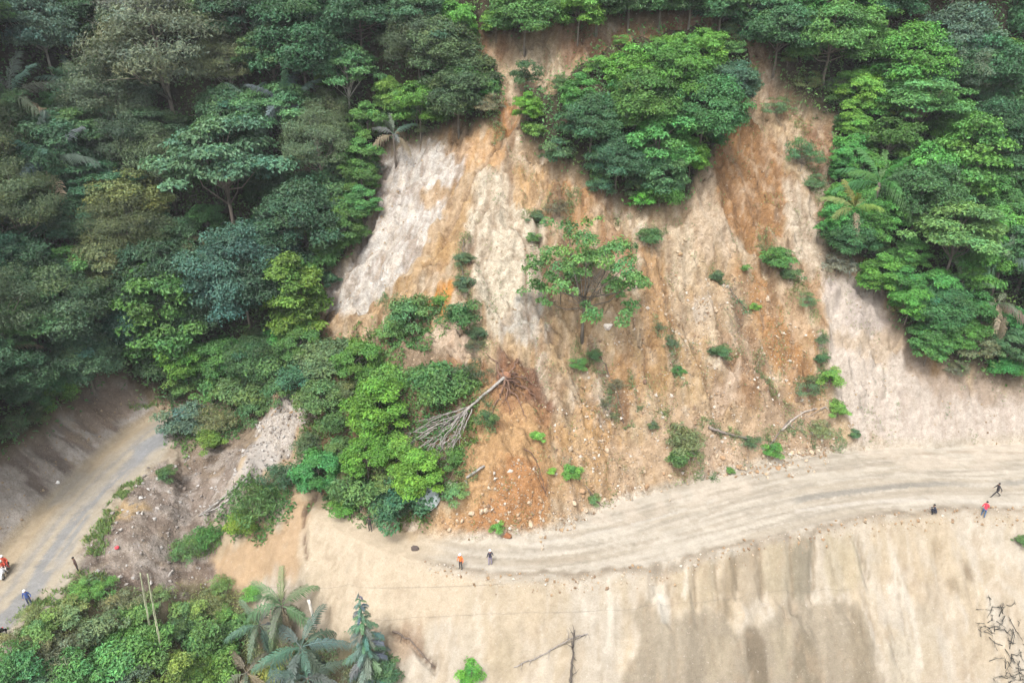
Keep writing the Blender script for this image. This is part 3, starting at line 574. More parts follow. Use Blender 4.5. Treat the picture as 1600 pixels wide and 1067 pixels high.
class Proto: pass
def make_tree(seed, Rr, Hc, hz, npad, nleaf, L, wf=0.55, pr=(0.26, 0.40), low=-0.25, tiers=0, flat=0.62, shell=(0.62, 0.95), trunk_r=0.16, upn=0.55, lean=0.0, limbs=9, lobes=5):
    r = np.random.default_rng(seed); p = Proto(); p.R = Rr; p.Hc = Hc
    i = np.arange(npad) + 0.5; ct = 1 - (1 - low) * i / npad; ph = i * 2.399963 + r.normal(size=npad) * 0.5
    ct = np.clip(ct + r.normal(size=npad) * 0.10, -0.5, 1); st = np.sqrt(1 - ct * ct)
    sh = r.uniform(*shell, npad) * (1 - pr[0] * 0.4)
    lob = 1 + 0.16 * np.sin(lobes * ph + r.uniform(0, 6)) + 0.10 * np.sin((lobes + 3) * ph + r.uniform(0, 6))   # lopsided outline
    pc = np.stack([Rr * st * np.cos(ph) * sh * lob, Rr * st * np.sin(ph) * sh * lob, hz * ct * sh], 1)
    if tiers:
        q = np.round((pc[:, 2] / hz) * tiers) / tiers; pc[:, 2] = q * hz + r.normal(size=npad) * 0.08 * hz
    prad = Rr * r.uniform(pr[0], pr[1], npad)
    area = prad ** 2; cnt = np.maximum(8, (nleaf * area / area.sum()).astype(int)); pad = np.repeat(np.arange(npad), cnt); m = len(pad)
    d = unit(r.normal(size=(m, 3))); d[:, 2] = np.where(d[:, 2] < -0.25, -d[:, 2] * 0.6, d[:, 2])
    rad = prad[pad] * (0.55 + 0.5 * r.random(m) ** 0.6) * (1 + 0.25 * np.sin(d[:, 0] * 7 + pad) * np.sin(d[:, 1] * 7 + pad * 2))
    off = d * rad[:, None]; off[:, 2] *= flat
    c = pc[pad] + off; outw = unit(c * np.array([1, 1, Rr / hz]))
    n = d * 0.55 + outw * 0.25 + np.array([0, 0, upn]) + r.normal(size=(m, 3)) * 0.38
    V, F = leaf_quads(c, n, L * r.uniform(0.65, 1.35, m), wf, r); V[:, 2] += Hc
    p.crown = mesh_np('crown', V, F, M_LEAF, tint_np(r, pad, npad))
    top = np.array([lean, lean * 0.4, Hc + hz * 0.25]); P = [np.array([0, 0, -1.2]), np.array([lean * .1, 0.05, Hc * 0.3]), np.array([lean * .5, -0.08, Hc * 0.7]), top]
    p.trunk = tube_mesh('trunk', P, [trunk_r * 1.5, trunk_r, trunk_r * .75, trunk_r * 0.3], M_BARK, 8)
    parts = []
    for k in r.permutation(npad)[:limbs]:
        a = P[1] * 0.4 + P[2] * 0.6 if r.random() < .5 else P[2]; e = pc[k] + [0, 0, Hc]
        parts.append(tube_np([a, a * 0.55 + e * 0.45 + r.normal(size=3) * Rr * 0.05 + [0, 0, -0.06 * Rr], e], [trunk_r * .5, trunk_r * .32, trunk_r * .12], 5))
        for q in range(2):
            e2 = pc[(k + 7 * q + 3) % npad] * 0.6 + pc[k] * 0.4 + [0, 0, Hc]; a2 = a * 0.45 + e * 0.55
            parts.append(tube_np([a2, (a2 + e2) / 2 + r.normal(size=3) * .1, e2], [trunk_r * .25, trunk_r * .17, trunk_r * .08], 4))
    p.limbs = mesh_np('limbs', *join_np(parts), M_BARK, smooth=True)
    return p
PT = {
 'broad':  [make_tree(s, 5.0, 5.6, 4.3, 70, 20000, 0.34, lobes=3 + s % 3, low=-0.62, pr=(0.22, 0.36)) for s in (11, 12, 13)],
 'big':    [make_tree(s, 6.6, 7.2, 5.8, 96, 30000, 0.34, lobes=4, low=-0.62, pr=(0.18, 0.31)) for s in (21, 22)],
 'layer':  [make_tree(s, 5.4, 7.4, 3.4, 50, 14000, 0.36, tiers=3, flat=0.42, low=-0.3, upn=0.8, limbs=14, pr=(0.2, 0.34)) for s in (31, 32)],
 'fine':   [make_tree(s, 5.2, 6.6, 4.3, 84, 20000, 0.32, wf=0.24, pr=(0.17, 0.30), flat=0.8, upn=0.3, low=-0.5) for s in (41, 42)],
 'bright': [make_tree(s, 3.4, 3.9, 3.4, 50, 11000, 0.31, wf=0.6, pr=(0.22, 0.36), trunk_r=0.10, low=-0.7) for s in (51, 52, 53)],
 'column': [make_tree(s, 2.4, 3.9, 4.4, 50, 9500, 0.30, wf=0.55, pr=(0.28, 0.48), low=-0.85, trunk_r=0.12) for s in (61, 62)],
 'shrub':  [make_tree(s, 1.7, 1.0, 1.25, 26, 2600, 0.22, wf=0.45, pr=(0.2, 0.42), trunk_r=0.045, limbs=8, low=-0.5, lobes=3, shell=(0.35, 1.05)) for s in (71, 72, 73)],
 'brush':  [make_tree(s, 1.8, 0.9, 1.1, 34, 2000, 0.28, wf=0.16, pr=(0.14, 0.34), trunk_r=0.035, limbs=20, low=-0.4, upn=0.1, shell=(0.3, 1.1)) for s in (81, 82)],
 'mound':  [make_tree(s, 2.6, 0.9, 1.3, 36, 6000, 0.27, wf=0.5, pr=(0.24, 0.36), trunk_r=0.05, low=-0.3, flat=0.7) for s in (91, 92)],
 'open':   [make_tree(104, 5.6, 6.0, 4.9, 84, 7800, 0.27, wf=0.6, pr=(0.08, 0.16), trunk_r=0.13, low=-0.6, flat=0.85, shell=(0.5, 1.05), limbs=20)],
}
SPEC = {'broad': ('broadleaf_tree', 'tree'), 'big': ('broadleaf_tree', 'tree'), 'layer': ('layered_tree', 'tree'), 'fine': ('feathery_tree', 'tree'), 'bright': ('young_tree', 'tree'),
        'column': ('vine_covered_tree', 'tree'), 'shrub': ('shrub', 'shrub'), 'brush': ('brushwood', 'brush'), 'mound': ('creeper_mound', 'creeper'), 'open': ('sparse_tree', 'tree')}
BARKC = plain((150, 140, 125), 0.45)
cnt_ = [0]
def grow(kind, loc, sc, col, label, group=None, bark=None, tall=1.0, rz=None, tilt=(0, 0)):
    nm, cat = SPEC[kind]; pr = PT[kind][cnt_[0] % len(PT[kind])]; cnt_[0] += 1
    t = thing(nm, label, cat, loc, random.uniform(0, 6.28) if rz is None else rz, group, (sc, sc, sc * tall)); t.rotation_euler[0], t.rotation_euler[1] = tilt
    tk = put('trunk' if cat == 'tree' else 'stem', pr.trunk, t, bark or BARKC); put('limbs' if cat == 'tree' else 'twigs', pr.limbs, tk, bark or BARKC)
    put('crown' if cat == 'tree' else 'foliage', pr.crown, t, leafc(col)); return t
PLANTED = []
LMS = [(60, 40, 'the pale slim trunk tree'), (470, 70, 'the big layered green crown'), (250, 85, 'the greyish feathery giant'), (540, 110, 'the pale forked tree'), (345, 250, 'the flat-topped tree'), (375, 430, 'the blue-green giant'),
       (85, 480, 'the grey-green domed tree'), (70, 250, 'the wide blue-green palm'), (445, 165, 'the silvery palm'), (195, 320, 'the olive-yellow tree'), (460, 470, 'the yellowish vine-covered tree'), (690, 80, 'the olive tree by the head scar'),
       (640, 320, 'the pale rock face'), (260, 600, 'the end of the left road'), (110, 650, 'the bare left bank'), (905, 15, 'the bright rim tree'), (1020, 55, 'the head scar'), (1300, 60, 'the broad light green tree'),
       (1420, 95, 'the large bright green tree'), (1515, 255, 'the tall vine-covered tree'), (1375, 285, 'the bright green palm'), (1500, 360, 'the light layered tree'), (1425, 470, 'the vivid tree at the bank corner'), (1560, 475, 'the grey dying palm'),
       (1570, 90, 'the yellow-green corner tree'), (1180, 270, 'the brown chute'), (1050, 170, 'the green island'), (1500, 610, 'the right cut bank'), (249, 960, 'the two pale poles'), (48, 936, 'the person in blue'), (440, 980, 'the bottom palms'),
       (123, 885, 'the person in brown'), (183, 855, 'the red sack'), (915, 440, 'the lone sparse tree'), (1070, 700, 'the big olive brush'), (785, 590, 'the root plate'), (664, 782, 'the blue-grey boulder'), (720, 875, 'the person in orange'),
       (1213, 405, 'the largest scar shrub'), (1304, 615, 'the paired round shrubs'), (893, 738, 'the bright lower shrub'), (590, 640, 'the slumped green block'), (1145, 680, 'the grey-brown log')]
USED = set()
def place_label(noun, px, py):
    """say where a thing stands by the nearest things one can find"""
    for lx, ly, nm in sorted(LMS, key=lambda l: (l[0] - px) ** 2 + (l[1] - py) ** 2):
        dx, dy = px - lx, py - ly; d = math.hypot(dx, dy); ax, ay = abs(dx), abs(dy)
        v = 'above' if dy < 0 else 'below'; h = 'left of' if dx < 0 else 'right of'
        w_ = h if ax > 2.2 * ay else (v if ay > 2.2 * ax else v + ' and ' + h)
        q = 'right next to and' if d < 26 else ('just' if d < 55 else ('a little way' if d < 95 else ('some way' if d < 160 else 'far')))
        lab = noun + ' ' + q + ' ' + w_ + ' ' + nm
        if lab not in USED and len(lab.split()) <= 16: USED.add(lab); return lab
    return noun
def plant(kind, px, py, wpx, col, label, group=None, tall=1.0, bark=None, **k):
    pr = PT[kind][cnt_[0] % len(PT[kind])]; sc = 1.0
    for _ in range(4):
        p = at(px, py, pr.Hc * sc * tall); sc = wpx / 2 / ppm(p) / pr.R
    z = float(height(p.x, p.y)); PLANTED.append((p.x, p.y, pr.R * sc * (1.0 if SPEC[kind][1] == 'tree' else 0.6), SPEC[kind][1]))
    return grow(kind, (p.x, p.y, z - 0.05), sc, col, label, group, bark, tall, **k)

PALE = plain((205, 200, 188), 0.55)
TREES = [
 # left forest
 ('broad', 60, 40, 120, (98, 130, 112), 'blue-green tree with a tall pale slim trunk in the top left corner', 1.25, PALE),
 ('big', 470, 70, 180, (66, 112, 76), 'big layered green crown at the top, left of the darkest gap'),
 ('fine', 250, 85, 230, (112, 124, 98), 'widest greyish olive feathery tree, in the upper left forest'),
 ('fine', 170, 150, 150, (96, 116, 92), 'dull olive feathery tree below and left of the widest greyish one'),
 ('fine', 355, 100, 100, (122, 132, 92), 'yellowish olive feathery tree with white trunk beside the greyish feathery giant', 1.2, PALE),
 ('layer', 540, 110, 110, (92, 142, 88), 'mid-green tree with pale forked trunk next to the dark gap', 1.2, PALE),
 ('bright', 515, 120, 46, (118, 168, 76), 'small lime-green crown on the left of the pale forked tree'),
 ('broad', 690, 80, 120, (94, 120, 80), 'olive rounded tree at the left edge of the head scar'),
 ('broad', 715, 150, 110, (84, 112, 74), 'dull green tree overhanging the pale rock face from above'),
 ('bright', 655, 165, 90, (104, 156, 66), 'bright green young tree above the top of the pale rock face'),
 ('brush', 765, 165, 60, (120, 118, 92), 'grey-brown brush hanging at the neck between both scars'),
 ('layer', 345, 250, 205, (96, 138, 104), 'flat-topped tree with bare spreading limbs seen under its crown', 1.1, plain((170, 155, 140), .5)),
 ('big', 375, 430, 170, (80, 122, 106), 'large dense blue-green tree standing left of the pale rock face', 1.1),
 ('bright', 475, 345, 80, (116, 156, 64), 'yellow-green rounded tree between blue-green giant and pale rock face'),
 ('column', 460, 470, 95, (108, 146, 62), 'yellowish vine-covered tree at the lower left corner of the pale rock'),
 ('big', 85, 480, 160, (92, 124, 90), 'big grey-green domed tree above the left road bank'),
 ('broad', 130, 560, 110, (96, 132, 98), 'grey-green tree overhanging the bare bank of the left road'),
 ('broad', 195, 320, 130, (128, 140, 84), 'olive-yellow tree with thin foliage in the middle of the left forest'),
 ('broad', 170, 405, 110, (124, 136, 90), 'pale olive tree above the big grey-green dome'),
 ('broad', 35, 590, 100, (74, 110, 78), 'dark green tree at the left edge above the bank'),
 ('bright', 70, 610, 60, (88, 138, 88), 'small blue-green tree hanging over the top of the left bank'),
 ('column', 250, 500, 110, (94, 142, 72), 'green vine-covered tree right behind the end of the left road', 1.0),
 ('bright', 275, 560, 80, (106, 158, 66), 'bright green young tree above the bend of the left road'),
 ('broad', 225, 440, 90, (66, 102, 62), 'dark green tree in the hollow above the road bend'),
 ('fine', 310, 400, 80, (116, 114, 84), 'brownish half-dead feathery tree beside the blue-green giant'),
 ('broad', 25, 410, 110, (66, 104, 76), 'dark tree at the left edge above the grey-green dome'),
 ('broad', 60, 340, 90, (78, 112, 84), 'dull green tree below the palm with wide fronds'),
 ('layer', 240, 200, 110, (90, 122, 84), 'layered olive green tree above the flat-topped one'),
 ('broad', 560, 25, 130, (70, 112, 80), 'dark green tree at the top edge above the dark gap'),
 ('broad', 650, 20, 110, (78, 118, 82), 'green tree at the top edge left of the head scar'),
 ('fine', 230, 10, 150, (128, 134, 122), 'pale grey leafless-looking feathery tree at the top edge'),
 ('broad', 330, 10, 90, (108, 136, 88), 'light green tree at the top edge beside the pale feathery one'),
 ('shrub', 545, 330, 70, (110, 146, 84), 'light green shrub at the edge of the pale rock face'),
 ('shrub', 530, 260, 60, (86, 116, 84), 'grey-green shrub above the left shoulder of the pale rock'),
 ('mound', 500, 300, 110, (88, 126, 84), 'creeper with whitish leaves on the slope left of the pale rock'),
 ('shrub', 510, 400, 60, (84, 128, 70), 'green shrub on the lip of the pale rock face'),
 ('shrub', 515, 437, 40, (70, 108, 76), 'dark little shrub on bare earth below the lip of the pale rock'),
 # centre: slumped block
 ('bright', 562, 565, 76, (98, 146, 66), 'green tree leaning at the top of the slumped green block'),
 ('bright', 588, 640, 100, (112, 164, 60), 'large bright green tree in the middle of the slumped green block'),
 ('bright', 572, 712, 76, (104, 158, 58), 'leafy lime tree below the large bright one on the slumped block'),
 ('bright', 497, 738, 76, (84, 154, 84), 'emerald rounded bush tree at the left foot of the slumped block'),
 ('bright', 652, 742, 84, (122, 174, 64), 'yellow-lime bush beside the tips of the bare fallen tree'),
 ('shrub', 560, 770, 90, (96, 132, 76), 'olive green shrub at the toe of the slumped block'),
 ('shrub', 625, 790, 95, (72, 116, 84), 'dark blue-green shrub beside the pale angular boulder'),
 ('shrub', 535, 790, 46, (100, 156, 70), 'small bright shrub above the man at the road head'),
 ('brush', 605, 800, 60, (66, 106, 70), 'dark brush drooping over the broken road edge'),
 ('mound', 690, 600, 110, (82, 122, 68), 'dark green leafy fallen crown above the bare fallen tree'),
 ('brush', 730, 585, 70, (76, 96, 66), 'dark brush lying beside the root plate of the fallen tree'),
 ('shrub', 660, 590, 55, (92, 134, 72), 'rounded green shrub left of the fallen tree trunk'),
 ('mound', 510, 560, 100, (98, 124, 84), 'greyish green creeper on the slope under the pale rock'),
 ('shrub', 470, 590, 70, (76, 122, 90), 'blue-green shrub above the pale debris tongue'),
 ('mound', 430, 560, 100, (92, 128, 76), 'green creeper mound above the debris tongue and below the vines'),
 ('broad', 400, 560, 90, (78, 116, 70), 'mid-green tree above the scrub of the road bend'),
 ('shrub', 640, 490, 75, (92, 132, 80), 'leafy shrub in the gully below the orange soil patch'),
 ('shrub', 615, 515, 55, (104, 142, 78), 'light shrub left of the gully below the orange soil patch'),
 ('shrub', 720, 495, 62, (76, 118, 72), 'dark green shrub right of the orange soil patch'),
 ('shrub', 745, 520, 34, (86, 112, 78), 'small dark shrub under the grey-white rock patch'),
 ('brush', 740, 540, 40, (96, 104, 78), 'dull brush above the root plate of the fallen tree'),
 ('shrub', 725, 445, 34, (84, 112, 84), 'grey-green shrub in the gully beside the cream face'),
 ('shrub', 725, 405, 32, (90, 116, 82), 'upper little shrub in the gully beside the cream face'),
 ('shrub', 690, 470, 30, (104, 150, 70), 'tiny bright shrub on the orange soil patch'),
 ('shrub', 760, 655, 36, (82, 114, 72), 'grey-green sapling on red soil right of the bare branches'),
 ('shrub', 712, 770, 46, (110, 150, 92), 'light shrub right of the pale angular boulder'),
 ('shrub', 715, 715, 50, (86, 126, 62), 'green shrub under the right tips of the bare branches'),
 ('brush', 400, 790, 110, (84, 118, 66), 'dark feathery brush on the tan slump left of the block', 1.2),
 ('shrub', 375, 818, 55, (118, 148, 60), 'yellow-green shrub at the left foot of the dark brush'),
 ('brush', 440, 745, 80, (70, 104, 74), 'blackish green brush beside the pale debris tongue'),
 ('shrub', 285, 660, 70, (98, 126, 108), 'shrub with silvery white leaves at the end of the left road'),
 ('brush', 335, 660, 80, (116, 124, 84), 'olive grassy brush right of the silvery shrub'),
 ('shrub', 330, 690, 50, (108, 138, 60), 'yellowish shrub below the olive brush at the road bend'),
 ('shrub', 290, 600, 60, (100, 136, 74), 'light green shrub on the bank above the silvery shrub'),
 ('shrub', 400, 640, 60, (84, 118, 72), 'green shrub beside the top of the pale debris tongue'),
 ('brush', 320, 840, 60, (84, 136, 70), 'green grassy brush at the left foot of the tan slump'),
 ('brush', 290, 860, 60, (96, 134, 78), 'low grassy brush on grey debris near the tan slump'),
 ('shrub', 260, 740, 34, (88, 120, 72), 'tiny shrub at the right edge of the left road'),
 ('shrub', 335, 605, 80, (92, 132, 72), 'leafy shrub high above the olive brush at the road bend'),
 ('mound', 390, 605, 100, (96, 128, 80), 'broad creeper mound left of the top of the debris tongue'),
 ('shrub', 440, 610, 60, (86, 122, 74), 'dark shrub right at the top of the debris tongue'),
 ('bright', 350, 560, 80, (88, 138, 70), 'fresh green young tree above the scrub of the road bend'),
 ('bright', 470, 540, 70, (92, 136, 70), 'young tree under the yellowish vine-covered tree'),
 ('mound', 500, 620, 80, (92, 124, 74), 'creeper on the right side of the debris tongue top'),
 ('shrub', 520, 660, 60, (84, 118, 66), 'green shrub at the left edge of the large bright slumped tree'),
 ('brush', 480, 690, 60, (88, 112, 76), 'dull brush between debris tongue and lime tree'),
 ('brush', 545, 610, 60, (112, 128, 84), 'dull straggling brush left of the large bright slumped tree'),
 ('shrub', 620, 700, 60, (118, 164, 70), 'lime shrub between the large bright slumped tree and bare branch tips'),
 ('brush', 610, 745, 60, (120, 146, 80), 'wispy light brush above the dark blue-green shrub'),
 ('shrub', 530, 700, 50, (96, 132, 78), 'mid-green shrub left of the leafy lime tree'),
 ('mound', 600, 590, 80, (104, 150, 72), 'light creeper draped on the top of the slumped block'),
 ('brush', 540, 745, 56, (112, 120, 84), 'olive brush right of the emerald bush tree'),
 ('column', 935, -12, 74, (78, 116, 70), 'dark rim tree at the top edge, first right of the bright one'),
 ('column', 985, -16, 70, (84, 122, 74), 'dark rim tree at the top edge above the brown scarp band'),
 ('column', 1035, -18, 74, (88, 130, 76), 'rim tree at the top edge above the middle of the scarp band'),
 ('column', 1082, -16, 70, (76, 116, 72), 'dull rim tree at the top edge above the lime island top'),
 ('column', 1130, -8, 76, (82, 126, 78), 'rim tree at the top edge right of the lime island top'),
 ('column', 1172, 12, 60, (86, 130, 84), 'blue-green rim tree at the right end of the scarp band'),
 # the green island in the scar
 ('bright', 985, 118, 88, (116, 176, 72), 'bright lime tree at the upper left of the green island'),
 ('bright', 1100, 78, 78, (114, 172, 70), 'bright lime tree at the top of the green island'),
 ('broad', 1055, 122, 120, (94, 148, 66), 'mid-green tree in the upper middle of the green island'),
 ('broad', 1145, 135, 92, (84, 124, 96), 'blue-green tree at the upper right of the green island'),
 ('broad', 1100, 175, 130, (82, 138, 80), 'large green tree on the right side of the green island'),
 ('broad', 1000, 165, 130, (90, 136, 66), 'yellowish green tree in the heart of the green island'),
 ('bright', 905, 148, 64, (92, 154, 74), 'green young tree at the upper left tip of the green island'),
 ('broad', 925, 190, 100, (80, 124, 82), 'dark green tree on the left flank of the green island'),
 ('bright', 1030, 225, 110, (96, 164, 86), 'bright emerald tree at the lower middle of the green island'),
 ('bright', 1080, 245, 60, (112, 168, 62), 'small lime tree at the lower right of the green island'),
 ('broad', 965, 250, 90, (78, 122, 86), 'dark blue-green tree at the lower left of the green island'),
 ('bright', 1035, 275, 80, (92, 140, 92), 'grey-green tree near the bottom of the green island'),
 ('shrub', 1000, 312, 44, (100, 178, 74), 'vivid green shrub at the lowest tip of the green island'),
 ('shrub', 960, 260, 50, (118, 158, 92), 'pale green shrub on the lower left of the green island'),
 ('shrub', 935, 106, 46, (108, 160, 78), 'light shrub on the upper left rim of the green island'),
 ('shrub', 1030, 76, 50, (104, 158, 76), 'bright shrub at the top rim of the green island, left of the lime top tree'),
 ('shrub', 1145, 78, 46, (96, 140, 80), 'green shrub at the top rim of the green island, right of the lime top tree'),
 ('bright', 1060, 82, 66, (106, 164, 72), 'bright young tree between the two lime trees of the island top'),
 ('bright', 825, 170, 50, (120, 176, 66), 'lime sapling on the bare earth left of the green island'),
 ('shrub', 835, 205, 44, (110, 150, 72), 'light shrub below the lime sapling by the island'),
 ('shrub', 870, 240, 60, (84, 118, 82), 'grey-green shrub at the left lower rim of the island'),
 ('shrub', 940, 290, 46, (86, 126, 92), 'blue-green shrub hanging below the left lower rim of the island'),
 ('brush', 1045, 310, 50, (106, 126, 84), 'dull brush beside the vivid shrub below the island'),
 ('shrub', 972, 65, 26, (110, 160, 76), 'tiny sapling on the head scar above the island'),
 ('shrub', 1140, 50, 44, (110, 132, 88), 'thin grey-green sapling on the right of the head scar'),
 # right forest
 ('bright', 905, 15, 85, (118, 172, 76), 'bright tree on the rim directly above the head scar'),
 ('broad', 820, 20, 110, (96, 144, 78), 'green tree on the rim at the left end of the head scar'),
 ('bright', 775, 35, 50, (124, 176, 78), 'small lime tree left of the head scar rim'),
 ('broad', 1220, 45, 120, (84, 134, 88), 'blue-green tree at the top right of the head scar'),
 ('broad', 1300, 60, 130, (104, 158, 84), 'light green broad tree right of the head scar'),
 ('bright', 1360, 40, 80, (112, 168, 80), 'bright pointed tree at the top edge, right forest'),
 ('broad', 1420, 95, 130, (100, 162, 70), 'large bright green tree in the upper right forest'),
 ('bright', 1345, 150, 75, (122, 178, 72), 'lime tree below the broad light green one'),
 ('bright', 1420, 160, 80, (140, 170, 70), 'yellowish green tree in the right forest'),
 ('broad', 1490, 60, 120, (96, 126, 104), 'grey-green tree at the top of the right forest'),
 ('fine', 1500, 110, 110, (110, 132, 104), 'greyish feathery tree in the upper right forest'),
 ('broad', 1565, 130, 120, (94, 146, 94), 'green rounded tree at the right edge, upper part'),
 ('bright', 1570, 90, 70, (138, 172, 80), 'yellow-green tree near the upper right corner'),
 ('column', 1515, 255, 95, (104, 162, 74), 'tall bright vine-covered tree in the right forest'),
 ('broad', 1565, 200, 100, (74, 116, 84), 'dark green tree right of the tall vine-covered tree'),
 ('layer', 1500, 360, 150, (112, 158, 88), 'light layered tree below the tall vine-covered one'),
 ('broad', 1580, 330, 90, (96, 150, 84), 'green tree at the right edge beside the layered tree'),
 ('bright', 1375, 430, 70, (104, 162, 66), 'bright green young tree above the pale right bank'),
 ('bright', 1425, 470, 70, (100, 168, 72), 'vivid green tree at the corner over the right bank'),
 ('broad', 1470, 480, 90, (78, 132, 78), 'dark green tree behind the vivid one over the right bank'),
 ('bright', 1455, 535, 70, (92, 148, 76), 'leafy tree low over the pale right bank'),
 ('brush', 1530, 540, 80, (120, 128, 92), 'olive brush hanging over the right bank'),
 ('brush', 1495, 575, 50, (110, 116, 92), 'grey brush on the lip of the right bank'),
 ('bright', 1580, 540, 60, (88, 130, 84), 'dull green tree at the right edge over the bank'),
 ('broad', 1330, 370, 80, (78, 128, 76), 'dark green tree at the right border of the slide'),
 ('brush', 1255, 245, 62, (84, 128, 82), 'tall grass clump on the right shoulder of the brown chute', 1.4),
 ('brush', 1270, 285, 46, (90, 124, 82), 'lower grass clump on the right shoulder of the brown chute'),
 ('brush', 1215, 170, 50, (96, 128, 84), 'dull grass clump between the island and right forest'),
 ('brush', 1310, 415, 66, (124, 128, 112), 'grey dead brush on the bare neck at the right border'),
 # scar shrubs
 ('shrub', 1213, 405, 58, (88, 138, 72), 'largest dark green shrub on the upper right of the bare scar'),
 ('shrub', 1235, 430, 36, (96, 126, 82), 'grey-green shrub touching the largest scar shrub on its lower right'),
 ('brush', 1263, 470, 36, (98, 132, 86), 'grass tuft midway down the right rib of the scar'),
 ('brush', 1284, 530, 28, (90, 118, 82), 'thin grass tuft above the paired round shrubs'),
 ('shrub', 1282, 560, 26, (80, 120, 78), 'small dark shrub above the paired round shrubs'),
 ('shrub', 1298, 592, 42, (110, 156, 72), 'upper light green round shrub by the right cut bank'),
 ('brush', 1264, 606, 50, (92, 118, 80), 'dull round shrub left of the upper light round shrub'),
 ('shrub', 1310, 640, 40, (112, 154, 72), 'lower light green round shrub by the right cut bank'),
 ('shrub', 1335, 678, 20, (84, 122, 84), 'tiny dark shrub at the foot of the right cut bank'),
 ('brush', 1070, 690, 84, (112, 126, 84), 'big olive brush at the toe right of centre'),
 ('shrub', 1060, 715, 50, (98, 132, 76), 'green shrub inside the big olive brush at the toe'),
 ('shrub', 1208, 705, 32, (92, 148, 70), 'upright green shrub at the toe near the road'),
 ('brush', 1175, 692, 40, (88, 118, 80), 'dark leafy tuft along the fallen log at the toe'),
 ('brush', 1280, 672, 50, (122, 136, 92), 'straggling brush below the round shrubs'),
 ('shrub', 893, 738, 34, (100, 154, 74), 'bright shrub on the lower slide with a long stem'),
 ('shrub', 862, 735, 16, (138, 188, 84), 'tiny lime sprout left of the bright lower shrub'),
 ('shrub', 840, 682, 26, (120, 176, 82), 'lime sapling standing alone on the red toe'),
 ('shrub', 777, 825, 24, (104, 160, 78), 'little green shrub at the end of the red toe'),
 ('shrub', 928, 780, 24, (110, 142, 88), 'tiny greyish shrub at the foot of the talus'),
 ('brush', 1048, 535, 36, (88, 112, 84), 'dark tuft on the middle slope right of the lone tree'),
 ('shrub', 1062, 580, 22, (78, 130, 72), 'green tuft below the dark tuft of the middle slope'),
 ('shrub', 1130, 550, 32, (88, 124, 78), 'small shrub pair beside the pale oval patch'),
 ('shrub', 1113, 548, 20, (92, 116, 82), 'smaller shrub left of the shrub beside the pale patch'),
 ('shrub', 905, 570, 28, (92, 142, 76), 'green shrub at the foot of the lone sparse tree'),
 ('shrub', 930, 555, 26, (90, 124, 78), 'dull shrub right of the foot of the lone sparse tree'),
 ('brush', 965, 600, 34, (120, 118, 92), 'dry twiggy brush below the lone sparse tree'),
 ('brush', 945, 630, 30, (112, 116, 90), 'second dry brush further below the lone tree'),
 ('shrub', 1015, 370, 44, (86, 126, 78), 'dark green shrub right of the lone tree crown'),
 ('shrub', 840, 340, 34, (98, 122, 88), 'grey-green shrub above the lone tree on its left'),
 ('shrub', 833, 372, 24, (96, 138, 82), 'small shrub between grey-green shrub and lone tree'),
 ('brush', 870, 325, 40, (112, 108, 84), 'dark dry brush under the cliff above the lone tree'),
 ('shrub', 1120, 432, 26, (92, 118, 84), 'small grey-green shrub in the middle of the stony rib'),
 ('shrub', 1180, 480, 18, (110, 158, 76), 'tiny bright shrub on the brown rib'),
 ('brush', 1030, 510, 22, (94, 112, 82), 'dark sprig above the dark tuft of the middle slope'),
 ('brush', 960, 650, 22, (110, 122, 88), 'faint grass sprig beside the pale stones of the lower slide'),
 ('shrub', 1020, 665, 18, (96, 118, 84), 'tiny sprig just left of the big olive brush'),
 ('shrub', 1140, 735, 16, (104, 150, 80), 'tiny green sprig at the road edge below the log'),
 ('shrub', 1164, 420, 18, (108, 152, 78), 'tiny light shrub left of the largest scar shrub'),
 # lower face
 ('shrub', 734, 1052, 44, (96, 160, 66), 'bright green round bush on the lower face at the bottom edge'),
 ('shrub', 600, 1045, 60, (84, 116, 78), 'dark green bush right of the blue-green conical tree'),
 ('shrub', 1597, 845, 24, (96, 128, 76), 'little bush on the lower face at the right edge'),
]
for row in TREES:
    k, px, py, wpx, col, lab = row[:6]
    if SPEC[k][1] != 'tree': col = tuple(v * 1.13 for v in col)
    plant(k, px, py, wpx, col, lab, tall=row[6] if len(row) > 6 else 1.0, bark=row[7] if len(row) > 7 else None)
plant('open', 915, 432, 205, (104, 152, 84), 'lone tree with sparse see-through crown in the middle of the bare scar', bark=plain((120, 112, 100), .5), rz=0.6, tall=1.05)

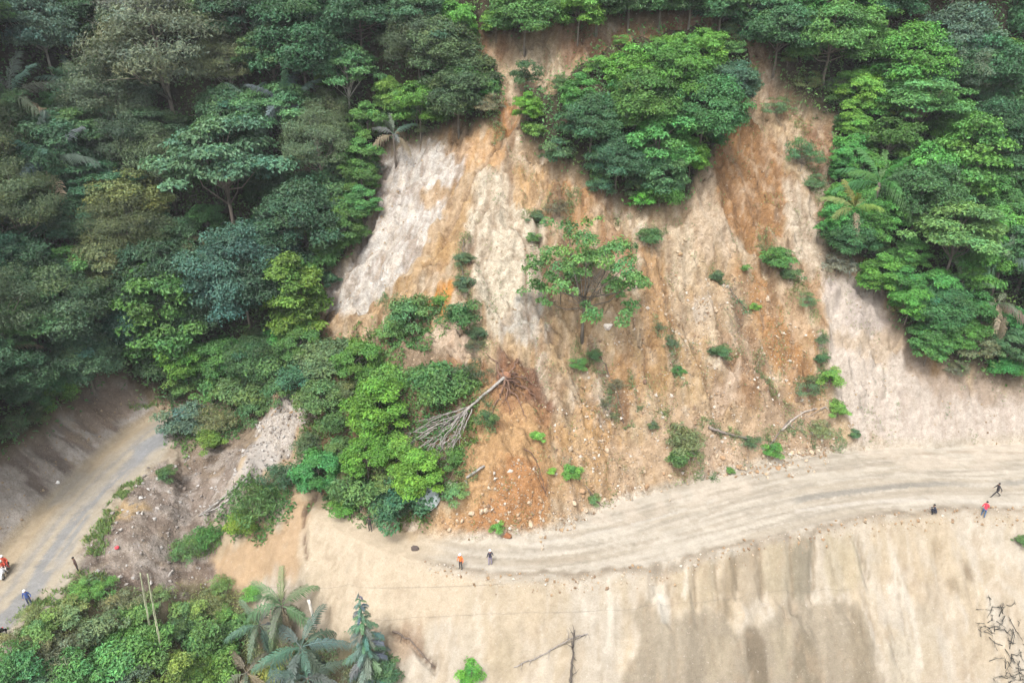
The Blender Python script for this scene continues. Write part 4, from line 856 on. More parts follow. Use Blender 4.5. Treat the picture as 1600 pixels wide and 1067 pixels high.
# filler: the rest of the forest, tree after tree
def project(x, y, z):
    q = np.array([x, y, z]) - EYE; d = q @ FW; return 800 + FPX * q[0] / d, 533.5 - FPX * (q @ UPV) / d, d
REG = {'left': 'trees packed in the forest left of the slide', 'right': 'trees packed in the forest right of the slide', 'rim': 'trees along the rim above the slide'}
KINDL = {'broad': 'rounded dull green tree', 'fine': 'feathery olive tree', 'layer': 'layered green tree', 'bright': 'small fresh green tree'}
r2 = np.random.default_rng(99); pts = []; tries = 0
PL = np.array([(a, b, c) for a, b, c, k in PLANTED if k == 'tree'])
def sample(A, x, y):
    i = int(np.clip(np.searchsorted(GX, x) - 1, 0, GX.size - 1)); j = int(np.clip(np.searchsorted(GY, y) - 1, 0, GY.size - 1)); return A[j, i]
while tries < 9000 and len(pts) < 190:
    tries += 1; x = r2.uniform(-98, 98); y = r2.uniform(44, 108)
    if sample(FOREST, x, y) < 0.6: continue
    z = float(height(x, y)); px, py, dep = project(x, y, z + 5)
    if not (-260 < px < 1880 and -110 < py < 660): continue
    if py > 560 and px > 240: continue
    if px > 225 and px < 620 and py > 480: continue
    if sample(dI, x, y) > -1.5: continue
    edge = sample(dB, x, y) > -3.0
    if edge and 720 < px < 1210: continue
    rad = 2.4 if edge else 3.6
    if np.any(np.hypot(PL[:, 0] - x, PL[:, 1] - y) < np.maximum(PL[:, 2] * 0.55, rad * 0.7)): continue
    if any((x - a) ** 2 + (y - b) ** 2 < (0.5 * (rad + c)) ** 2 for a, b, c in pts): continue
    pts.append((x, y, rad))
    k = 'bright' if edge else r2.choice(['broad', 'broad', 'layer', 'fine', 'bright'] if px < 700 else ['broad', 'broad', 'layer', 'bright', 'bright'])
    base = {'broad': (74, 110, 78), 'fine': (96, 118, 84), 'layer': (84, 124, 80), 'bright': (96, 144, 74)}[k]
    if px > 700: base = tuple(int(v * f) for v, f in zip(base, (1.02, 1.1, 0.98)))
    cm = 1 + r2.normal() * 0.10; ch_ = r2.normal() * 0.05; col = (base[0] * cm * (1 + ch_), base[1] * cm, base[2] * cm * (1 - ch_))
    reg = 'rim' if 700 < px < 1180 else ('left' if px < 700 else 'right')
    sc = r2.uniform(0.72, 1.05) * (0.8 if edge else 1.0)
    grow(k, (x, y, z - 0.1), sc, col, place_label(KINDL[k], px, py),
         KINDL[k] + 's: ' + REG[reg], tall=r2.uniform(0.9, 1.2))
print('filler trees', len(pts), tries)

# palms
def frond_mesh(name, Ln, droop, leaf, seed, npair=24, hang=0.9):
    r = np.random.default_rng(seed); t = np.linspace(0, 1, 14)
    P = np.stack([Ln * (t - 0.12 * droop * t ** 2), 0 * t, Ln * (0.16 * t - 0.5 * droop * t ** 2.2)], 1)
    rv, rf = tube_np(P, np.linspace(0.07, 0.015, 14), 4)
    V = [rv]; F = [rf]; o = len(rv)
    for i in range(npair):
        u = 0.14 + 0.86 * (i + 0.5) / npair; k = min(int(u * 13), 12); f = u * 13 - k; c = P[k] * (1 - f) + P[k + 1] * f; tg = unit(P[k + 1] - P[k])
        ll = leaf * (0.45 + 0.75 * math.sin(math.pi * min(1, u * 0.92 + 0.08)) ** 0.7) * r.uniform(0.7, 1.25)
        for s in (-1, 1):
            out = unit(np.array([0, s, 0]) * 1.0 + tg * 0.85 + np.array([0, 0, 0.12 + r.normal() * 0.22])); e1 = c + out * ll * 0.5; e2 = c + out * ll * 0.85 + np.array([0, 0, -hang * ll * 0.55])
            wv = tg * (0.085 * leaf / 0.9) * r.uniform(.7, 1.3)
            V.append(np.array([c - wv * .5, c + wv * .5, e1 + wv, e1 - wv, e2 + wv * .2, e2 - wv * .2])); F.append(np.array([[0, 1, 2, 3], [3, 2, 4, 5]]) + o); o += 6
    V = np.concatenate(V); F = np.concatenate(F); tn = np.ones((len(V), 3)) * r.uniform(0.85, 1.15, (len(V), 1))
    return mesh_np(name, V, F, M_LEAF, tn)
FR = [frond_mesh('frond', 5.2, 0.95, 0.8, 1, hang=1.6), frond_mesh('frond', 5.2, 1.2, 0.85, 2, hang=2.0), frond_mesh('frond', 4.8, 0.6, 0.75, 3, hang=1.2)]
PTRUNK = tube_mesh('trunk', [(0, 0, -1.5), (0.1, 0, 2), (0.05, 0.08, 4.4), (0, 0, 6.0)], [0.26, 0.2, 0.19, 0.2], M_BARK, 9)
def palm(px, py, wpx, col, label, n=13, dead=0, elev=(-25, 62), tall=1.0, group=None, h=6.0, azr=None, droop=None):
    sc = 1.0
    for _ in range(4):
        p = at(px, py, h * sc); sc = wpx / 2 / ppm(p) / 4.2
    t = thing('palm', label, 'palm', (p.x, p.y, float(height(p.x, p.y))), random.uniform(0, 6), group, (sc, sc, sc))
    tk = put('trunk', PTRUNK, t, plain((120, 108, 96), .5)); tk.scale = (1, 1, h / 6.0)
    for i in range(n):
        q = i / n; e = elev[1] + (elev[0] - elev[1]) * q + random.uniform(-6, 6); a = (i * 2.39996 + random.uniform(-.2, .2)) if azr is None else random.uniform(*azr)
        me = FR[2] if e > 40 else (FR[0] if e > 5 else FR[1])
        f = put('frond', me, t, leafc(tuple(v * random.uniform(0.9, 1.1) for v in col)), (0, 0, h - 0.05 - 0.25 * q)); f.rotation_euler = (0, R(-e), a)
        if i >= n - dead: f.color = leafc((160, 146, 122)); f['label'] = 'dry brown frond'
    return t
palm(70, 250, 150, (88, 116, 104), 'palm with wide blue-green fronds in the left forest', 13, 2)
palm(15, 150, 140, (84, 100, 90), 'greyish palm with a brown dead frond at the left edge', 11, 3)
palm(120, 135, 100, (98, 130, 116), 'small blue-green palm between the left edge palms and feathery trees', 9)
palm(445, 165, 130, (112, 144, 130), 'silvery blue-green palm under the big layered crown', 12, 1)
palm(500, 205, 80, (92, 124, 112), 'smaller dark palm right of the silvery one', 9, 1)
palm(395, 165, 90, (110, 140, 124), 'pale palm left of the silvery one', 9)
palm(615, 210, 70, (112, 132, 118), 'grey broken palm at the top of the pale rock face', 8, 3)
palm(10, 545, 80, (112, 128, 96), 'palm with a dry yellow frond over the left bank', 9, 3)
palm(20, 330, 80, (86, 118, 100), 'dark palm at the left edge below the wide palm', 9)
palm(1375, 285, 120, (92, 146, 82), 'bright green palm right of the brown chute', 12)
palm(1335, 325, 90, (150, 168, 92), 'yellowish palm beside the bright green palm', 10, 1)
palm(1430, 315, 80, (104, 150, 92), 'green palm between bright palm and vine-covered tree', 10)
palm(1570, 400, 110, (118, 146, 126), 'pale blue-green palm at the right edge', 12, 1)
palm(1505, 440, 70, (110, 140, 110), 'slim palm above the dead grey palm', 9)
palm(1560, 475, 90, (132, 130, 110), 'grey dying palm hung with dry fronds at the right edge', 12, 8, (-60, 30))
# bottom left palms
palm(440, 945, 110, (118, 140, 104), 'tall drooping palm on the slump at the bottom, upper one', 15, 3, (-80, 66))
palm(405, 975, 90, (112, 140, 124), 'drooping palm left of the upper bottom palm', 13, 3, (-80, 45))
palm(470, 1010, 130, (104, 128, 112), 'blue-green drooping palm below the white stump', 16, 2, (-78, 42))
palm(480, 1058, 120, (100, 124, 110), 'blue-green palm with hanging fronds at the bottom edge', 15, 2, (-75, 45))
palm(385, 1050, 90, (124, 126, 112), 'grey palm with dry fronds at the bottom edge', 10, 5, (-60, 40))

# blue-green conical tree, bottom
def conical(px, py, hpx, col, label):
    p = at(px, py, 0); Hh = hpx / ppm(p) / 0.72; r = np.random.default_rng(5); V = []; F = []; o = 0; nb = 26
    t = thing('conical_tree', label, 'tree', (p.x, p.y, float(height(p.x, p.y)) - 0.2))
    put('trunk', tube_mesh('trunk', [(0, 0, -.8), (0.05, 0, Hh * .5), (0, 0, Hh)], [0.16, 0.1, 0.02], M_BARK, 7), t, BARKC)
    fm = frond_mesh('bough', 1.0, 1.0, 0.26, 9, 18, 1.2)
    for i in range(84):
        u = (i + 0.5) / 84; z = Hh * (0.06 + 0.93 * u); ln = (Hh * 0.185) * (1 - u) ** 0.6 * r.uniform(0.6, 1.2) + 0.25
        b = put('bough', fm, t, leafc(tuple(v * r.uniform(.85, 1.15) for v in col)), (0, 0, z)); b.rotation_euler = (0, R(-10 + 30 * u * u + r.normal() * 9), i * 2.39996); b.scale = (ln, ln, ln)
conical(580, 1060, 140, (108, 136, 122), 'slender blue-green conical tree at the bottom of the lower face')
# ------------------------------------------------------------------ scrub on the slope below the left road
SCR = [('shrub', 60, 985, 60, (104, 138, 80)), ('shrub', 110, 960, 60, (120, 140, 92)), ('shrub', 150, 985, 70, (104, 124, 88)), ('brush', 90, 1020, 80, (112, 120, 92)), ('shrub', 30, 1040, 80, (84, 130, 80)),
       ('shrub', 120, 1050, 80, (90, 136, 78)), ('mound', 180, 1030, 110, (92, 138, 76)), ('shrub', 230, 1000, 70, (100, 144, 76)), ('shrub', 215, 960, 60, (106, 142, 80)), ('shrub', 290, 960, 60, (110, 140, 80)),
       ('brush', 330, 945, 70, (116, 126, 84)), ('shrub', 310, 1000, 80, (98, 134, 76)), ('shrub', 255, 1050, 80, (108, 134, 72)), ('shrub', 340, 1040, 80, (104, 142, 70)), ('shrub', 365, 985, 60, (92, 128, 76)),
       ('brush', 160, 920, 50, (100, 148, 74)), ('brush', 125, 925, 60, (104, 150, 76)), ('brush', 190, 940, 60, (120, 126, 92)), ('shrub', 200, 1062, 60, (84, 104, 84)), ('shrub', 70, 1060, 60, (96, 128, 92)),
       ('brush', 345, 915, 46, (108, 140, 80)), ('brush', 250, 930, 40, (112, 138, 84)), ('shrub', 395, 925, 34, (102, 156, 76)), ('shrub', 300, 1060, 60, (116, 146, 72)), ('brush', 50, 960, 50, (124, 138, 88)),
       ('shrub', 275, 985, 46, (88, 120, 80)), ('shrub', 350, 960, 44, (112, 150, 78)), ('brush', 20, 1000, 50, (126, 132, 92)), ('shrub', 420, 1060, 60, (140, 150, 80)), ('brush', 560, 1062, 60, (96, 108, 84))]
for k, px, py, wpx, col in SCR:
    plant(k, px, py, wpx, tuple(v * 1.22 for v in col), place_label({'shrub': 'leafy green scrub bush', 'brush': 'wispy grassy scrub bush', 'mound': 'low scrub creeper mound'}[k], px, py),
          {'shrub': 'leafy bushes below the left road', 'brush': 'wispy bushes below the left road', 'mound': 'creeper mounds below the left road'}[k], tall=random.uniform(.8, 1.3))
# bushes of the forest edge and the bend
r3 = np.random.default_rng(17); ne = 0; EDG = []
while ne < 85:
    i = r3.integers(0, XX.size); x = XX.flat[i]; y = YY.flat[i]
    if abs(x) > 66 or FOREST.flat[i] < 0.5 or not (-2.2 < dB.flat[i] < -0.1 or -2.0 < dK.flat[i] < -0.1 or -1.2 < dI.flat[i] < 0.8 or (DD.flat[i] > 0 and -48 < x < -28 and 58 < y < 70)): continue
    if any((x - a) ** 2 + (y - b) ** 2 < 1.3 for a, b in EDG): continue
    _p = project(x, y, float(height(x, y)) + 1)
    if 860 < _p[0] < 1200 and _p[1] < 112: continue
    EDG.append((x, y)); ne += 1; k = r3.choice(['shrub', 'shrub', 'brush', 'mound']); px, py, dp = project(x, y, float(height(x, y)))
    b = {'shrub': (88, 130, 74), 'brush': (104, 122, 82), 'mound': (86, 128, 74)}[k]; b = tuple(float(v * (1 + r3.normal() * .1)) for v in b)
    side = 'left of' if px < 640 else ('around the green island of' if sample(dI, x, y) > -1.5 else 'right of and above')
    grow(k, (x, y, float(height(x, y)) - .1), r3.uniform(0.6, 1.15), b, place_label({'shrub': 'fringe shrub', 'brush': 'wispy fringe bush', 'mound': 'low fringe creeper'}[k], px, py),
         {'shrub': 'fringe shrubs ', 'brush': 'fringe grass bushes ', 'mound': 'fringe creepers '}[k] + side + ' the slide', tall=r3.uniform(0.9, 1.4))

# ------------------------------------------------------------------ stuff: undergrowth, grass, stones
def scatter(mask, n, seed, dens_hi=1.0):
    r = np.random.default_rng(seed); inb = (np.abs(XX) < 98) & (YY > 26) & (YY < 110) & (mask > 0.02)
    j = np.flatnonzero(inb); cell = (np.gradient(XX, axis=1) * np.gradient(YY, axis=0)).ravel()[j]; w_ = np.clip(mask.ravel()[j], 0, 1) * cell
    k = r.choice(j, n, p=w_ / w_.sum()); x = XX.ravel()[k] + (r.random(n) - .5) * 0.35; y = YY.ravel()[k] + (r.random(n) - .5) * 0.35
    return x, y, height(x, y), r
def leaf_stuff(name, mask, n, L, wf, col, up, label, seed, cat, spread=0.35, flat=0.3):
    x, y, z, r = scatter(mask, n, seed); gx, gy = grad(x, y)
    nrm = unit(np.stack([-gx, -gy, np.ones_like(gx)], 1)); c = np.stack([x, y, z], 1) + nrm * (r.random(n) ** 1.5 * up)[:, None]
    cl = fbm(x / 1.6, y / 1.6, seed, 3)
    V, F = leaf_quads(c, nrm * flat + np.array([0, -0.1, 0.4]) + r.normal(size=(n, 3)) * 0.5, L * r.uniform(.6, 1.3, n), wf, r)
    v = (0.75 + 0.6 * cl) * (1 + r.normal(size=n) * spread * 0.6); h = (fbm(x / 2.5, y / 2.5, seed + 3, 2) - .5) * 0.7
    T = np.clip(np.stack([v * (1 + h), v, v * (1 - h * .7)], 1), 0.2, 2)
    o = put(name, mesh_np(name, V, F, M_LEAF, np.repeat(T, 4, 0)), None, leafc(col)); o['kind'] = 'stuff'; o['label'] = label; return o
leaf_stuff('undergrowth', FOREST, 150000, 0.46, 0.5, (92, 134, 76), 2.0, 'leafy undergrowth covering the forest floor', 5, 'undergrowth')
SL = blob([(470, 640), (500, 560), (560, 520), (640, 480), (690, 480), (700, 520), (640, 560), (620, 610), (700, 600), (735, 640), (735, 720), (690, 770), (650, 815), (560, 800), (520, 790), (455, 760)], 0.5, 1.4)
SL = np.maximum(SL, blob([(260, 620), (420, 570), (470, 540), (520, 520), (520, 590), (440, 600), (400, 650), (330, 700), (270, 700)], 0.6, 1.4) * 0.7)
SL = np.maximum(SL, blob([(340, 810), (400, 745), (460, 740), (455, 790), (430, 830), (370, 850)], 0.4, 1) * 0.9)
leaf_stuff('slumped_ground_cover', SL, 20000, 0.36, 0.45, (92, 130, 68), 0.6, 'leaves and vines strewn over the slumped block', 6, 'ground cover')
SCm = np.where(DD < -hl(SS) - 0.2, sstep(-0.2, 0.8, dS), 0) * sstep(0.33, 0.5, fbm(XX / 2, YY / 2, 8, 3))
leaf_stuff('scrub_ground_cover', SCm, 26000, 0.30, 0.28, (126, 146, 96), 0.5, 'low scrub leaves below the left road', 7, 'ground cover')
WM = np.zeros_like(XX)
for pts, wd in [([(722, 375), (720, 420), (728, 460), (745, 500), (760, 545)], .9), ([(1028, 505), (1050, 545), (1066, 600)], .7), ([(900, 540), (906, 590)], .8), ([(922, 545), (945, 590), (965, 630), (985, 670)], .8), ([(1112, 425), (1140, 448), (1168, 488)], .6), ([(1190, 375), (1215, 410), (1250, 455)], 1.1),
                ([(1258, 450), (1275, 500), (1284, 560), (1280, 610)], .7), ([(1095, 662), (1140, 675), (1205, 695)], .6), ([(1045, 650), (1065, 700), (1105, 740)], 1.4), ([(1180, 690), (1240, 675), (1310, 690)], .9), ([(825, 335), (860, 318), (915, 310)], .9), ([(965, 345), (1000, 365), (1035, 365)], .8),
                ([(1110, 545), (1150, 555)], .7), ([(890, 725), (915, 755), (945, 790)], .4), ([(690, 760), (740, 745)], .5), ([(735, 630), (770, 640), (765, 670)], .7), ([(600, 470), (640, 490), (690, 480)], 1.2), ([(1180, 560), (1200, 600), (1230, 640)], .7), ([(985, 590), (1000, 640)], .4), ([(1240, 160), (1260, 230), (1290, 320)], 1.6),
                ([(750, 130), (770, 170), (780, 215)], 1.0), ([(700, 60), (720, 110), (760, 150)], .7), ([(880, 60), (930, 50)], .5)]:
    WM = np.maximum(WM, line(pts, wd, 5))
leaf_stuff('slope_weeds', np.maximum(WM * sstep(0.38, 0.55, fbm(XX / 0.9, YY / 0.9, 88, 3)), 0.12 * SLIDE * (XX > -4) * sstep(.6, .66, fbm(XX / 1.2, YY / 1.6, 89, 3))), 26000, 0.24, 0.3, (108, 130, 82), 0.6, 'weeds and torn plants strewn along the gullies of the slide', 15, 'weeds')
def grass(name, mask, n, hgt, col, label, seed):
    x, y, z, r = scatter(mask, n, seed); c = np.stack([x, y, z - .03], 1); a = r.random(n) * 6.28; L = hgt * r.uniform(.5, 1.3, n)
    s = np.stack([np.cos(a), np.sin(a), 0 * a], 1) * 0.035; tip = np.stack([np.cos(a * 3) * L * .5, np.sin(a * 3) * L * .5, L], 1); mid = tip * np.array([.35, .35, .62])
    V = np.stack([c - s, c + s, c + mid + s * .8, c + tip], 1).reshape(-1, 3); v = r.uniform(.7, 1.3, n); h = r.normal(size=n) * .12
    o = put(name, mesh_np(name, V, np.arange(4 * n).reshape(n, 4), M_LEAF, np.repeat(np.stack([v * (1 + h), v, v * (1 - h)], 1), 4, 0)), None, leafc(col)); o['kind'] = 'stuff'; o['label'] = label
GM = blob([(145, 875), (135, 850), (150, 815), (172, 788), (180, 800), (172, 840), (155, 870)], 0.25, 0.4)
GM = np.maximum(GM, blob([(180, 775), (205, 748), (225, 742), (220, 755), (190, 780)], 0.2, 0.3)); GM = np.maximum(GM, blob([(205, 636), (250, 622), (262, 632), (225, 645)], 0.2, 0.3))
GM = np.maximum(GM, blob([(40, 950), (60, 930), (115, 900), (165, 905), (150, 950), (90, 990), (30, 985)], 0.3, 1.2) * 0.8)
GM = np.maximum(GM, blob([(260, 850), (330, 815), (340, 850), (290, 880)], 0.3, 0.8) * 0.8)
grass('grass', GM * sstep(.38, .55, fbm(XX / .7, YY / .7, 402, 3)), 6000, 0.34, (136, 166, 98), 'green grass along the edge of the left road', 9)

m, t, b, o = nodes('pebble'); a_ = N(t, 'ShaderNodeAttribute', attribute_name='tint'); t.links.new(a_.outputs['Color'], b.inputs['Base Color']); b.inputs['Roughness'].default_value = 0.9; M_PEB = m
OCT = unit(np.array([[1, 0, .1], [-1, 0, 0], [0, 1, 0], [0, -1, .1], [.1, 0, 1], [0, .1, -1]], float)); OF = np.array([[0, 2, 4], [2, 1, 4], [1, 3, 4], [3, 0, 4], [2, 0, 5], [1, 2, 5], [3, 1, 5], [0, 3, 5]])
def stones(name, mask, n, s0, s1, label, seed, cols):
    x, y, z, r = scatter(mask, n, seed); s = s0 + (s1 - s0) * r.random(n) ** 7
    q = unit(r.normal(size=(n, 4))); a, b_, c, d = q.T
    Rm = np.stack([1 - 2 * (c * c + d * d), 2 * (b_ * c - a * d), 2 * (b_ * d + a * c), 2 * (b_ * c + a * d), 1 - 2 * (b_ * b_ + d * d), 2 * (c * d - a * b_), 2 * (b_ * d - a * c), 2 * (c * d + a * b_), 1 - 2 * (b_ * b_ + c * c)], 1).reshape(n, 3, 3)
    loc = OCT[None] * r.uniform(.6, 1.2, (n, 6, 1)) * r.uniform(.6, 1.2, (n, 1, 3)); V = np.einsum('nij,nkj->nki', Rm, loc) * s[:, None, None] + np.stack([x, y, z + s * .25], 1)[:, None]
    F = (OF[None] + 6 * np.arange(n)[:, None, None]).reshape(-1, 3); cc = np.array([soil(*k) for k in cols])[r.integers(0, len(cols), n)] * r.uniform(.85, 1.12, (n, 1))
    o = put(name, mesh_np(name, V.reshape(-1, 3), F, M_PEB, np.repeat(cc, 6, 0))); o['kind'] = 'stuff'; o['label'] = label
PC = [(214, 192, 162), (200, 170, 132), (182, 146, 108), (228, 214, 194), (160, 128, 98), (192, 158, 118), (176, 142, 104)]
toe = blob([(690, 790), (870, 780), (1050, 700), (1330, 660), (1330, 700), (1240, 740), (1050, 755), (960, 795), (860, 835), (700, 842)], 0.8, 1.4)
stones('loose_stones', (stony * SLIDE * 0.7 + toe * 0.8) * sstep(.35, .6, fbm(XX / 1.6, YY / 1.6, 401, 3)), 10000, 0.035, 0.26, 'small pale stones strewn down the slide', 12, PC)
stones('debris_stones', blob([(505, 598), (440, 615), (405, 665), (380, 715), (335, 790), (350, 800), (420, 740), (470, 680), (508, 640)], 0.4) + 0.35 * blob([(130, 880), (175, 790), (230, 730), (330, 690), (400, 690), (330, 820), (320, 900), (220, 935)], 0.8), 2600, 0.035, 0.3,
       'grey stones and clods on the debris by the left road', 13, [(192, 182, 170), (170, 158, 146), (150, 134, 120), (212, 204, 194)])
clod = np.clip(SLIDE * 0.2 * sstep(.4, .6, fbm(XX / 1.5, YY / 1.5, 403, 3)) + LOWER * 0.02 + bk * 0.15, 0, 1)
stones('soil_clods', clod, 7000, 0.04, 0.2, 'crumbs of soil over the bare slopes', 14, [(206, 180, 144), (188, 158, 120), (168, 140, 108), (196, 168, 132)])

edge_ = (1 - sstep(0.1, 0.9, np.abs(DD + hl(SS) + .3))) * (XX > -8) * (XX < 60)
stones('edge_rubble', edge_, 1600, 0.04, 0.22, 'pale rubble along the valley edge of the dirt road', 16, PC)
# single boulders
def boulder_mesh(seed, sub=2):
    bm = bmesh.new(); bmesh.ops.create_icosphere(bm, subdivisions=sub, radius=1); r = np.random.default_rng(seed); pl = unit(r.normal(size=(9, 3))); dd = r.uniform(.48, .85, 9)
    for v in bm.verts:
        p = np.array(v.co); p *= r.uniform(.95, 1.05)
        for a, d in zip(pl, dd):
            k = p @ a
            if k > d: p = p - a * (k - d)
        v.co = p
    me = bpy.data.meshes.new('boulder'); bm.to_mesh(me); bm.free(); me.materials.append(M_STONE); return me
BM = [boulder_mesh(s, 2) for s in (1, 2, 3)]
r4 = np.random.default_rng(23)
for px, py, n in [(700, 812, 7), (740, 800, 4), (870, 790, 5), (960, 770, 6), (1020, 745, 5), (1110, 720, 4), (1180, 725, 4), (1260, 715, 5), (920, 700, 3), (1150, 480, 3), (1090, 390, 3), (790, 815, 4)]:
    for q in range(n):
        p = at(px + r4.normal() * 26, py + r4.normal() * 9); s = r4.uniform(.18, .38); b_ = put('boulder', BM[q % 3], None, plain((214, 190, 160) if r4.random() < .6 else (190, 154, 116), .42)); b_.location = p + Vector((0, 0, s * .3))
        b_.scale = (s, s * r4.uniform(.7, 1), s * r4.uniform(.6, .9)); b_.rotation_euler = tuple(r4.uniform(0, 6, 3)); tag(b_, place_label('small loose boulder', *project(*p)[:2]), 'boulder', 'loose boulders on the slide')
def single(nm, px, py, s, col, label, cat, seed, k=.6):
    p = at(px, py); b_ = put(nm, boulder_mesh(seed, 2), None, plain(col, k)); b_.location = p + Vector((0, 0, s[2] * .4)); b_.scale = s; b_.rotation_euler = (.3, .2, seed); tag(b_, label, cat)
single('boulder', 664, 782, (1.5, 1.3, 1.2), (206, 218, 218), 'pale blue-grey angular boulder at the foot of the green block', 'boulder', 31, .62)
single('boulder', 645, 775, (.7, .6, .6), (190, 204, 204), 'smaller blue-grey boulder touching the pale angular one', 'boulder', 32)
single('boulder', 704, 758, (.35, .3, .3), (226, 214, 206), 'whitish boulder at the upper end of the grey log', 'boulder', 33)
single('boulder', 950, 512, (.6, .5, .5), (226, 216, 204), 'white boulder under the lower right of the lone tree', 'boulder', 34)
single('boulder', 648, 858, (.42, .34, .34), (88, 76, 70), 'dark brown boulder lying on the tan road head', 'boulder', 35)
single('boulder', 1008, 598, (.35, .3, .25), (110, 84, 66), 'dark brown boulder on the middle of the slide', 'boulder', 36)
single('boulder', 90, 755, (.26, .22, .2), (240, 236, 230), 'white boulder at the left edge of the grey road', 'boulder', 37, .7)
single('boulder', 793, 838, (.5, .4, .35), (150, 96, 58), 'reddish boulder rolled farthest onto the road from the red toe', 'boulder', 38)

# ------------------------------------------------------------------ dead wood
def draped(px_pts, h=0.15, seed=0, wob_=0.05):
    r = np.random.default_rng(seed); P = catmull([np.array(at(*p[:2], p[2] if len(p) > 2 else h)) for p in px_pts], 0.35); return P + r.normal(size=P.shape) * wob_
def wood(o, nm, P, r0, r1, col, parent, k=6):
    P = np.array(P) - np.array(parent.location); return put(nm, tube_mesh(nm, P, np.linspace(r0, r1, len(P)), M_BARK, k), parent, col)
GREY = plain((172, 166, 158), .42); DARKW = plain((96, 88, 80), .5); RED = plain((122, 92, 74), .5)
ft = thing('fallen_tree', 'bare white fallen tree fanning its branches down the slumped block', 'fallen tree', at(785, 592))
wood(ft, 'trunk', draped([(788, 590, .7), (762, 612, .7), (738, 632, .7), (722, 648, .7)], seed=1, wob_=.02), .16, .11, GREY, ft, 9)
r5 = np.random.default_rng(31)
for i, (ex, ey) in enumerate([(636, 680), (634, 697), (642, 690), (652, 702), (660, 712), (668, 708), (676, 716), (684, 712), (692, 718), (700, 714), (704, 700), (648, 660), (712, 690), (660, 672)]):
    sx = 724 + r5.uniform(-6, 14); sy = 645 - (sx - 724) * .8 + r5.uniform(-3, 6); mx = (sx + ex) / 2 + r5.normal() * 5; my = (sy + ey) / 2 - 3 + r5.normal() * 4
    br = wood(ft, 'branch', draped([(sx, sy, .7), ((sx + mx) / 2, (sy + my) / 2 + 1, .8), (mx, my, .7), (ex, ey, .3)], seed=40 + i, wob_=.03), .06, .022, GREY, ft, 5)
    for q in range(4):
        u = r5.uniform(.25, .85); bx = sx + (ex - sx) * u; by = sy + (ey - sy) * u
        P = draped([(bx, by, .65), (bx + (ex - sx) * .16 + r5.normal() * 7, by + (ey - sy) * .16 + r5.normal() * 4, .5), (bx + (ex - sx) * .34 + r5.normal() * 12, by + (ey - sy) * .34 + r5.normal() * 6, .3)], seed=80 + i * 5 + q, wob_=.03)
        tw = put('twig', tube_mesh('twig', P - np.array(ft.location), np.linspace(.045, .015, len(P)), M_BARK, 4), br, GREY)
for i, pl in enumerate([[(788, 590, .5), (800, 582, .6), (822, 592, .3), (848, 618, .15), (860, 640, .05)], [(788, 590, .5), (806, 600, .5), (830, 612, .2), (842, 640, .05)], [(788, 590, .5), (780, 572, .7), (768, 560, .4), (752, 548, .1)],
                        [(788, 592, .5), (800, 612, .5), (816, 636, .2), (822, 660, .05)], [(788, 592, .5), (784, 612, .5), (770, 640, .2), (764, 668, .05)], [(790, 588, .5), (806, 570, .6), (812, 556, .2)], [(788, 590, .5), (810, 590, .6), (836, 600, .4), (852, 606, .1)],
                        [(788, 592, .5), (792, 622, .4), (798, 650, .1)], [(786, 590, .5), (776, 578, .9), (780, 560, .8)], [(790, 590, .5), (820, 604, .4), (838, 626, .1)]]):
    wood(ft, 'root', draped(pl, seed=200 + i, wob_=.09), .11, .02, RED, ft, 6)
rp = np.random.default_rng(77)
for i in range(15):
    a0 = rp.uniform(-1.0, 2.4); L0 = rp.uniform(18, 55); x0, y0 = 790 + rp.normal() * 5, 588 + rp.normal() * 5
    wood(ft, 'root', draped([(x0, y0, .6), (x0 + math.cos(a0) * L0 * .4 + rp.normal() * 5, y0 + math.sin(a0) * L0 * .4 + rp.normal() * 5, .35), (x0 + math.cos(a0) * L0 * .75 + rp.normal() * 8, y0 + math.sin(a0) * L0 * .75 + rp.normal() * 8, .15), (x0 + math.cos(a0 + .3) * L0, y0 + math.sin(a0 + .3) * L0, .04)], seed=300 + i, wob_=.07), rp.uniform(.03, .07), .012, RED, ft, 4)
put('root_plate', BM[1], ft, plain((150, 106, 78), .5), (0.1, 0, .3)).scale = (.8, .5, .7)
def log(nm, pts, r0, r1, col, label, cat='log', twigs=0, seed=0, wv=.03, k=7):
    P0 = at(*pts[0][:2]); t_ = thing(nm, label, cat, P0); P = draped(pts, .2, seed, wv); wood(t_, 'trunk', P, r0, r1, col, t_, k); r = np.random.default_rng(seed + 5)
    for q in range(twigs):
        i = r.integers(1, len(P)); d = unit(r.normal(size=3) + np.array([0, 0, .5])); L = r.uniform(.3, 1.1)
        wood(t_, 'branch', [P[i], P[i] + d * L * .5 + r.normal(size=3) * .06, P[i] + d * L + np.array([0, 0, -.1])], r1 * .8, r1 * .25, col, t_, 4)
    return t_
log('log', [(757, 728), (735, 742), (712, 757), (690, 772)], .11, .17, GREY, 'grey bare log lying on the red toe above the pale boulder', twigs=3, seed=1)
log('log', [(392, 742), (372, 757), (348, 778), (318, 802)], .16, .09, GREY, 'long white log at the foot of the debris tongue', twigs=2, seed=2)
log('log', [(386, 750), (366, 770), (345, 790), (310, 806)], .10, .06, plain((170, 164, 158), .5), 'thinner grey log lying alongside the long white one', twigs=2, seed=3)
log('log', [(1108, 668), (1135, 677), (1160, 683), (1182, 690)], .16, .08, plain((140, 128, 118), .5), 'grey-brown log at the toe in front of dark tufts', twigs=5, seed=4)
log('log', [(1222, 672), (1240, 655), (1258, 643), (1290, 636)], .13, .07, plain((170, 158, 146), .5), 'weathered log leaning below the paired round shrubs', twigs=4, seed=5)
log('log', [(1200, 700), (1222, 670), (1235, 655)], .08, .05, plain((130, 118, 108), .5), 'thin dark log left of the weathered log', twigs=2, seed=6)
